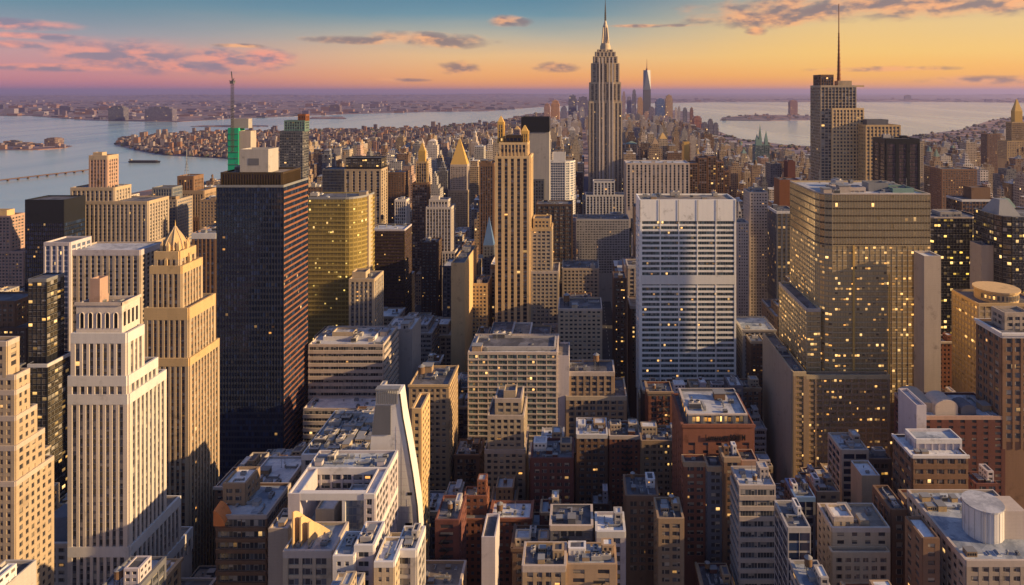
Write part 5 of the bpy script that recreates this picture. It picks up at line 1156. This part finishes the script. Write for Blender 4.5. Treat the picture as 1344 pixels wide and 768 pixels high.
for f in info:
    x0, x1, y0, d, z = f['x0'], f['x1'], f['y0'], f['d'], f['z']
    if y0 < 640:
        b = B('city_block', f['label'], 768, group=GR, pxprot=False, seed=int(x0*7+y0*13))
        sty = {'slate': 'grid', 'grey_concrete': b.rng.choice(['band', 'punch2', 'blank'] if x1-x0 < 14 else ['band', 'punch2']), 'pale_stone': 'deco', 'limestone': 'deco'}.get(f['w'], b.rng.choice(['punch', 'punch', 'punch2', 'loft']))
        gl = b.rng.choice(['glass_home', 'glass_plain', 'glass_home', 'glass_office']+(['glass_lit'] if b.rng.random() < .3 else []))
        tr = b.rng.choice([f['w'], 'limestone', 'beige', f['w'], 'grey_concrete', 'tan_brick'])
        foot = int(min(767, py_(0, y0)))
        zv = max(0, z-55)
        poly = [(x0, y0), (x1, y0), (x1, y0+d), (x0, y0+d)]
        st_ = b.rng.random() < .35 and z > 45 and x1-x0 > 11
        kk = dict(sty=sty, wall=f['w'], glass=gl, trim=tr, roof=f['r'], cornice=b.rng.choice([0, 0, .45, .6]), foot=False)
        if st_:
            h1 = z-b.rng.uniform(4, 9); lp, zz = b.tier(poly, h1, zvis=zv, **kk); i1, i2 = (x1-x0)*b.rng.uniform(.08, .3), (x1-x0)*b.rng.uniform(.08, .3)
            b.clutter([lp[0], lp[1], (lp[1][0], lp[0][1]+4.5), (lp[0][0], lp[0][1]+4.5)], zz, 2, big=.5)
            lp, zz = b.tier([(x0+i1, y0+4.5), (x1-i2, y0+4.5), (x1-i2, y0+d-.6), (x0+i1, y0+d-.6)], z, **dict(kk, top=1.2, cornice=0))
        else: lp, zz = b.tier(poly, z, zvis=zv, **kk)
        if y0 < 480 and d > 8 and x1-x0 > 7:     # rooms built on the roof
            for r_ in range(b.rng.choice((0, 1, 1, 2))):
                L0 = b.loc; X0, X1 = lp[0][0]+L0[0]+.8, lp[1][0]+L0[0]-.8; ww = (X1-X0)*b.rng.uniform(.25, .5); xx = X0 if r_ else X1-ww; yy = lp[0][1]+L0[1]+b.rng.uniform(1.5, 3.5)
                wl = b.rng.choice(['white_panel', 'tan_brick', 'grey_concrete', f['w'], 'lilac_stone', 'beige']); b.tier([(xx, yy), (xx+ww, yy), (xx+ww, yy+d*.4), (xx, yy+d*.4)], zz+b.rng.uniform(2.8, 6.5), z0=zz, sty='punch', wall=wl, roof=b.rng.choice(['roof_white', 'roof_silver', 'roof_blue', 'roof_tar']), glass='glass_home', foot=False, top=.8, bay=1.8, fl=2.2, pw=.8, cor=.3, par=.3)
        if y0 < 430 and b.rng.random() < .55 and x1-x0 > 8 and not st_: b.escape(lp, z-2, 3.05, 9, b.rng.uniform(.3, .7))
        b.clutter(lp, zz, b.rng.randint(7, 14) if y0 < 480 else b.rng.randint(3, 6), 1 if f['tank'] else 0, big=b.rng.uniform(.42, .68), wallm=f['w'])
        b.finish()
    else:
        q = M(); rr = random.Random(int(x0*3+y0)); cx, cy = (x0+x1)/2, y0+d/2
        simplebox(q, x0-cx, x1-cx, y0-cy, y0+d-cy, z, WALLS[f['w']], RC[f['r']], rr.randint(0, 400), rr)
        if f['tank']:
            tx, ty = rr.uniform(-3, 3), rr.uniform(-3, 3)
            q.cyl(tx, ty, 2, z+6, z+10.5, 8); q.cyl(tx, ty, 2.2, z+10.5, z+12, 8, r2=.1)
            for sx in (-1.2, 1.2):
                for sy in (-1.2, 1.2): q.box(tx+sx-.2, tx+sx+.2, ty+sy-.2, ty+sy+.2, z, z+6)
            q.col += [(.14, .09, .06)]*(len(q.uv)-len(q.col))
        tag(link('city_block', q.mesh('city_block', ['distant_facade']), None, (cx, cy, 0)), f['label'], 'building', GR)
q = M(); rr = random.Random(9); q.col = []
for v_, (y0, x0, x1, d, z, a, b_, row) in rest:
    col = WALLS[rr.choice(MIDW)]; k_ = rr.uniform(.6, 1.2); simplebox(q, x0, x1, y0, y0+d, z, tuple(c*k_ for c in col), RC[rr.choice(list(RC))], rr.randint(0, 900), rr)
tag(link('distant_city_blocks', q.mesh('distant_city_blocks', ['distant_facade'])), 'mass of small distant city blocks running down to the harbour', 'city blocks', kind='stuff')

# ---- skyline at the harbour end, each tower its own thing
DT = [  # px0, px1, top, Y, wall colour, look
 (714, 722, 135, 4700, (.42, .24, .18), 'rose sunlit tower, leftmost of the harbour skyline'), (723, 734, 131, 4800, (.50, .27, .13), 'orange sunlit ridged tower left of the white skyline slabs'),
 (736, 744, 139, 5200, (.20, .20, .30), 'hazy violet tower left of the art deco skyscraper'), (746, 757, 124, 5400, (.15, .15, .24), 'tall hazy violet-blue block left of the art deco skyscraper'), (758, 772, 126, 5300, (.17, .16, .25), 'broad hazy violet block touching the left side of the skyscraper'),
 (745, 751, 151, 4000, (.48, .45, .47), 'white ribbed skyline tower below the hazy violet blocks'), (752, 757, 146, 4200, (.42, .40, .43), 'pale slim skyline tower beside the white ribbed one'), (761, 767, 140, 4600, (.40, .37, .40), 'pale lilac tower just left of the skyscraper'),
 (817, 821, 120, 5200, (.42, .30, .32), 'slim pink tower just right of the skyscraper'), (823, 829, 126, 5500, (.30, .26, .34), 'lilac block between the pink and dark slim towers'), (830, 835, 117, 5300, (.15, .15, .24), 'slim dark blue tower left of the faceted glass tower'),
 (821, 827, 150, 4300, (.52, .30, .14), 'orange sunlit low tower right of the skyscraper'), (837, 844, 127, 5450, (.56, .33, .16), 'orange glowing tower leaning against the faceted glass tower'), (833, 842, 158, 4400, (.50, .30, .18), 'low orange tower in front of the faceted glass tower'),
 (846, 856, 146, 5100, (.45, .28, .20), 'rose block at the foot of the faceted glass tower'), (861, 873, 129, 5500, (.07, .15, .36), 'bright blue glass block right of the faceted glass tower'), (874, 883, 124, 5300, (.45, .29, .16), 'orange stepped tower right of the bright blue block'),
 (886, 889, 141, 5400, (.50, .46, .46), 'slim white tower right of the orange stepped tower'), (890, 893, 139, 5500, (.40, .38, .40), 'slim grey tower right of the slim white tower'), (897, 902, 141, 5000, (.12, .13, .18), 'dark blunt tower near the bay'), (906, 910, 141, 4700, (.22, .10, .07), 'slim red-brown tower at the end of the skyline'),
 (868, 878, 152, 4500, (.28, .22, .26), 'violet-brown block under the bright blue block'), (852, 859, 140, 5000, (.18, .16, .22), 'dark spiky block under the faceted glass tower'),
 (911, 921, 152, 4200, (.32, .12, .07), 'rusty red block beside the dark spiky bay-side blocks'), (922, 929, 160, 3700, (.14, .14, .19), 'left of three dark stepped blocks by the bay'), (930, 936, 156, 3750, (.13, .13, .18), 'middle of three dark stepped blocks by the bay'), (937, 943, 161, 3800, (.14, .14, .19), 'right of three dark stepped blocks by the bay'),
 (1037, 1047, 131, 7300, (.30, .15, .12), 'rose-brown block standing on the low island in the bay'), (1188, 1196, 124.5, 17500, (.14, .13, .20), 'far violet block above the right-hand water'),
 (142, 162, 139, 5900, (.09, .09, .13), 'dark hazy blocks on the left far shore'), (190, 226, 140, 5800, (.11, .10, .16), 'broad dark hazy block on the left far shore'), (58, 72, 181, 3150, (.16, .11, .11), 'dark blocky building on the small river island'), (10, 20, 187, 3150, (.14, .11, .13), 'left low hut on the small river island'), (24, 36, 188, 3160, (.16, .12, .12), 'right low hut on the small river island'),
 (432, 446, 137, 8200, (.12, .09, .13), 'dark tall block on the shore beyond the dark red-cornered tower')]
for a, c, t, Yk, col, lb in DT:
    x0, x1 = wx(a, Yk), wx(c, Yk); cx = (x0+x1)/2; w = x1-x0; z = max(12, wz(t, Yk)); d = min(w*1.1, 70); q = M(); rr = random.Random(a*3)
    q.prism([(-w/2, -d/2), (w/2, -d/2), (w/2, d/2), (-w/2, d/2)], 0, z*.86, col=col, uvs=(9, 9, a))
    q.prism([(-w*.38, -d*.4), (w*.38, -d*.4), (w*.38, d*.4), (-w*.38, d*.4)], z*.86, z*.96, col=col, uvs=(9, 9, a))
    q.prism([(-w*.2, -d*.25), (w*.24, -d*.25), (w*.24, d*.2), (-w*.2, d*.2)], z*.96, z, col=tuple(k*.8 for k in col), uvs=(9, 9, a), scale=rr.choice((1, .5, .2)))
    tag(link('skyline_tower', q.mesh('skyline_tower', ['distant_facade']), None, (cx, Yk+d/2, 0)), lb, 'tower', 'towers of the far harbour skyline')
# far shores: low buildings and clumps of trees past counting
q = M(); q.col = []; rr = random.Random(21)
for i in range(1300):
    px = rr.uniform(-40, 1384); py = 133+rr.random()**1.3*24 if px < 720 else 130.5+rr.random()*6; x, y = gp(px, py)
    if not inpoly(x, y, LAND['far_shore']+[]+[(88000, 94000), (-88000, 94000)]): continue
    s_ = rr.uniform(12, 45)*(1+y/15000); hh = rr.uniform(8, 26) if rr.random() < .9 else rr.uniform(30, 70); col = rr.choice(((.14, .11, .15), (.08, .07, .12), (.18, .11, .10), (.22, .20, .25), (.06, .06, .10)))
    q.prism([(x-s_, y), (x+s_, y), (x+s_, y+s_), (x-s_, y+s_)], 0, hh, col=col)
for nme in ('bay_island', 'harbour_island'):
    P_ = LAND[nme]; xs = [p[0] for p in P_]; ys = [p[1] for p in P_]
    for i in range(60):
        x, y = rr.uniform(min(xs), max(xs)), rr.uniform(min(ys), max(ys))
        if inpoly(x, y, P_): s_ = rr.uniform(6, 18); q.prism([(x-s_, y), (x+s_, y), (x+s_, y+s_), (x-s_, y+s_)], 0, rr.uniform(6, 22), col=rr.choice(((.16, .13, .16), (.10, .10, .12), (.26, .17, .14))))
n_ = 0
while n_ < 3600:                                 # low houses among the trees across the river
    px = rr.uniform(145, 720); py = rr.uniform(152, 214); x, y = gp(px, py)
    if not inpoly(x, y, MAN): continue
    n_ += 1; s_ = rr.uniform(5, 13)*(y/3500); hh = rr.uniform(9, 20) if rr.random() < .93 else rr.uniform(24, 45)
    q.prism([(x-s_, y), (x+s_, y), (x+s_, y+s_*1.5), (x-s_, y+s_*1.5)], 0, hh, col=rr.choice(((.17, .12, .11), (.09, .07, .09), (.22, .12, .08), (.26, .22, .22), (.07, .06, .08), (.14, .11, .11))), topcol=rr.choice(((.06, .055, .07), (.17, .16, .17), (.11, .08, .07))))
tag(link('far_shore_buildings', q.mesh('far_shore_buildings', ['distant_facade'])), 'tiny low buildings scattered along the far shores and islands', 'buildings', kind='stuff')
q = M(); q.col = []; pts_ = 0
while pts_ < 4200:
    px = rr.uniform(145, 720) if rr.random() < .75 else rr.uniform(920, 1344); py = rr.uniform(150, 215); x, y = gp(px, py)
    if not inpoly(x, y, MAN) or (px > 900 and py < 150): continue
    pts_ += 1; r_ = rr.uniform(5, 12)*(y/3500); h_ = r_*rr.uniform(.7, 1.1); col = rr.choice(((.07, .07, .035), (.10, .075, .04), (.05, .06, .04), (.13, .08, .045)))
    ring = [(x+r_*rr.uniform(.7, 1.1)*math.cos(i*math.pi/3), y+r_*rr.uniform(.7, 1.1)*math.sin(i*math.pi/3)) for i in range(6)]
    q.prism(ring, 1, h_*.6, col=col, top=False, scale=1.15); q.prism([(x+(a-x)*1.15, y+(b_-y)*1.15) for a, b_ in ring], h_*.6, h_*1.15, col=tuple(c*1.15 for c in col), scale=.3)
tag(link('distant_trees', q.mesh('distant_trees', ['distant_facade'])), 'autumn treetops between the low houses across the river', 'trees', kind='stuff')

# ---- on the water
bx, by = gp(190, 213); t = bpy.data.objects.new('barge', None); C.objects.link(t); t.location = (bx, by, -2); tag(t, 'long dark barge lying on the river left of the green construction tower', 'barge')
q = M(); L_, w_ = 56, 9; hull = [(-L_, -w_), (L_*.9, -w_), (L_*1.05, 0), (L_*.9, w_), (-L_, w_)]; q.prism([(a*.94, c*.9) for a, c in hull], 0, 7, scale=1.06); link('hull', q.mesh('hull', ['black_metal']), t)
q = M(); q.box(-L_*.92, L_*.78, -w_*.7, w_*.7, 7, 9); link('cargo_cover', q.mesh('cargo_cover', ['bronze_metal']), t); q = M(); q.box(-L_*.98, -L_*.86, -w_*.5, w_*.5, 9.05, 14); link('wheelhouse', q.mesh('wheelhouse', ['grey_metal']), t)
(xa, ya), (xb, yb) = gp(-25, 241), gp(118, 224); t = bpy.data.objects.new('jetty', None); C.objects.link(t); t.location = (0, 0, 0); tag(t, 'long thin dark jetty crossing the river at the far left', 'jetty')
q = M(); dx, dy = xb-xa, yb-ya; L_ = math.hypot(dx, dy); U = (dx/L_, dy/L_); N = (U[1], -U[0]); q.fbox((xa, ya), U, N, 0, L_, 2.2, 4.4, -5, 5); q.fbox((xa, ya), U, N, 0, L_, 4.42, 5.6, 4.3, 4.7); link('deck', q.mesh('deck', ['dark_brick']), t)
for i in range(int(L_/28)):
    q = M(); q.fbox((xa, ya), U, N, 12+i*28, 15+i*28, -3, 2.15, -3.5, 3.5); link('pile', q.mesh('pile', ['dark_brick']), t)

# ---- air
q = M(); q.box(-99000, 99000, -1000, 99000, -4.2, 470, bottom=True)
m = bpy.data.materials.new('haze'); m.use_nodes = True; g = G(m.node_tree); MATS['haze'] = m
pv = g.n('ShaderNodeVolumePrincipled'); pv.inputs['Color'].default_value = (.46, .44, .86, 1); pv.inputs['Density'].default_value = 3.2e-5; pv.inputs['Anisotropy'].default_value = .25
g.nt.links.new(pv.outputs[0], g.n('ShaderNodeOutputMaterial').inputs['Volume'])
hz = tag(link('haze', q.mesh('haze', ['haze'])), kind='stuff', label='thin violet evening haze over the city and harbour', cat='haze')
S.cycles.volume_bounces = 0
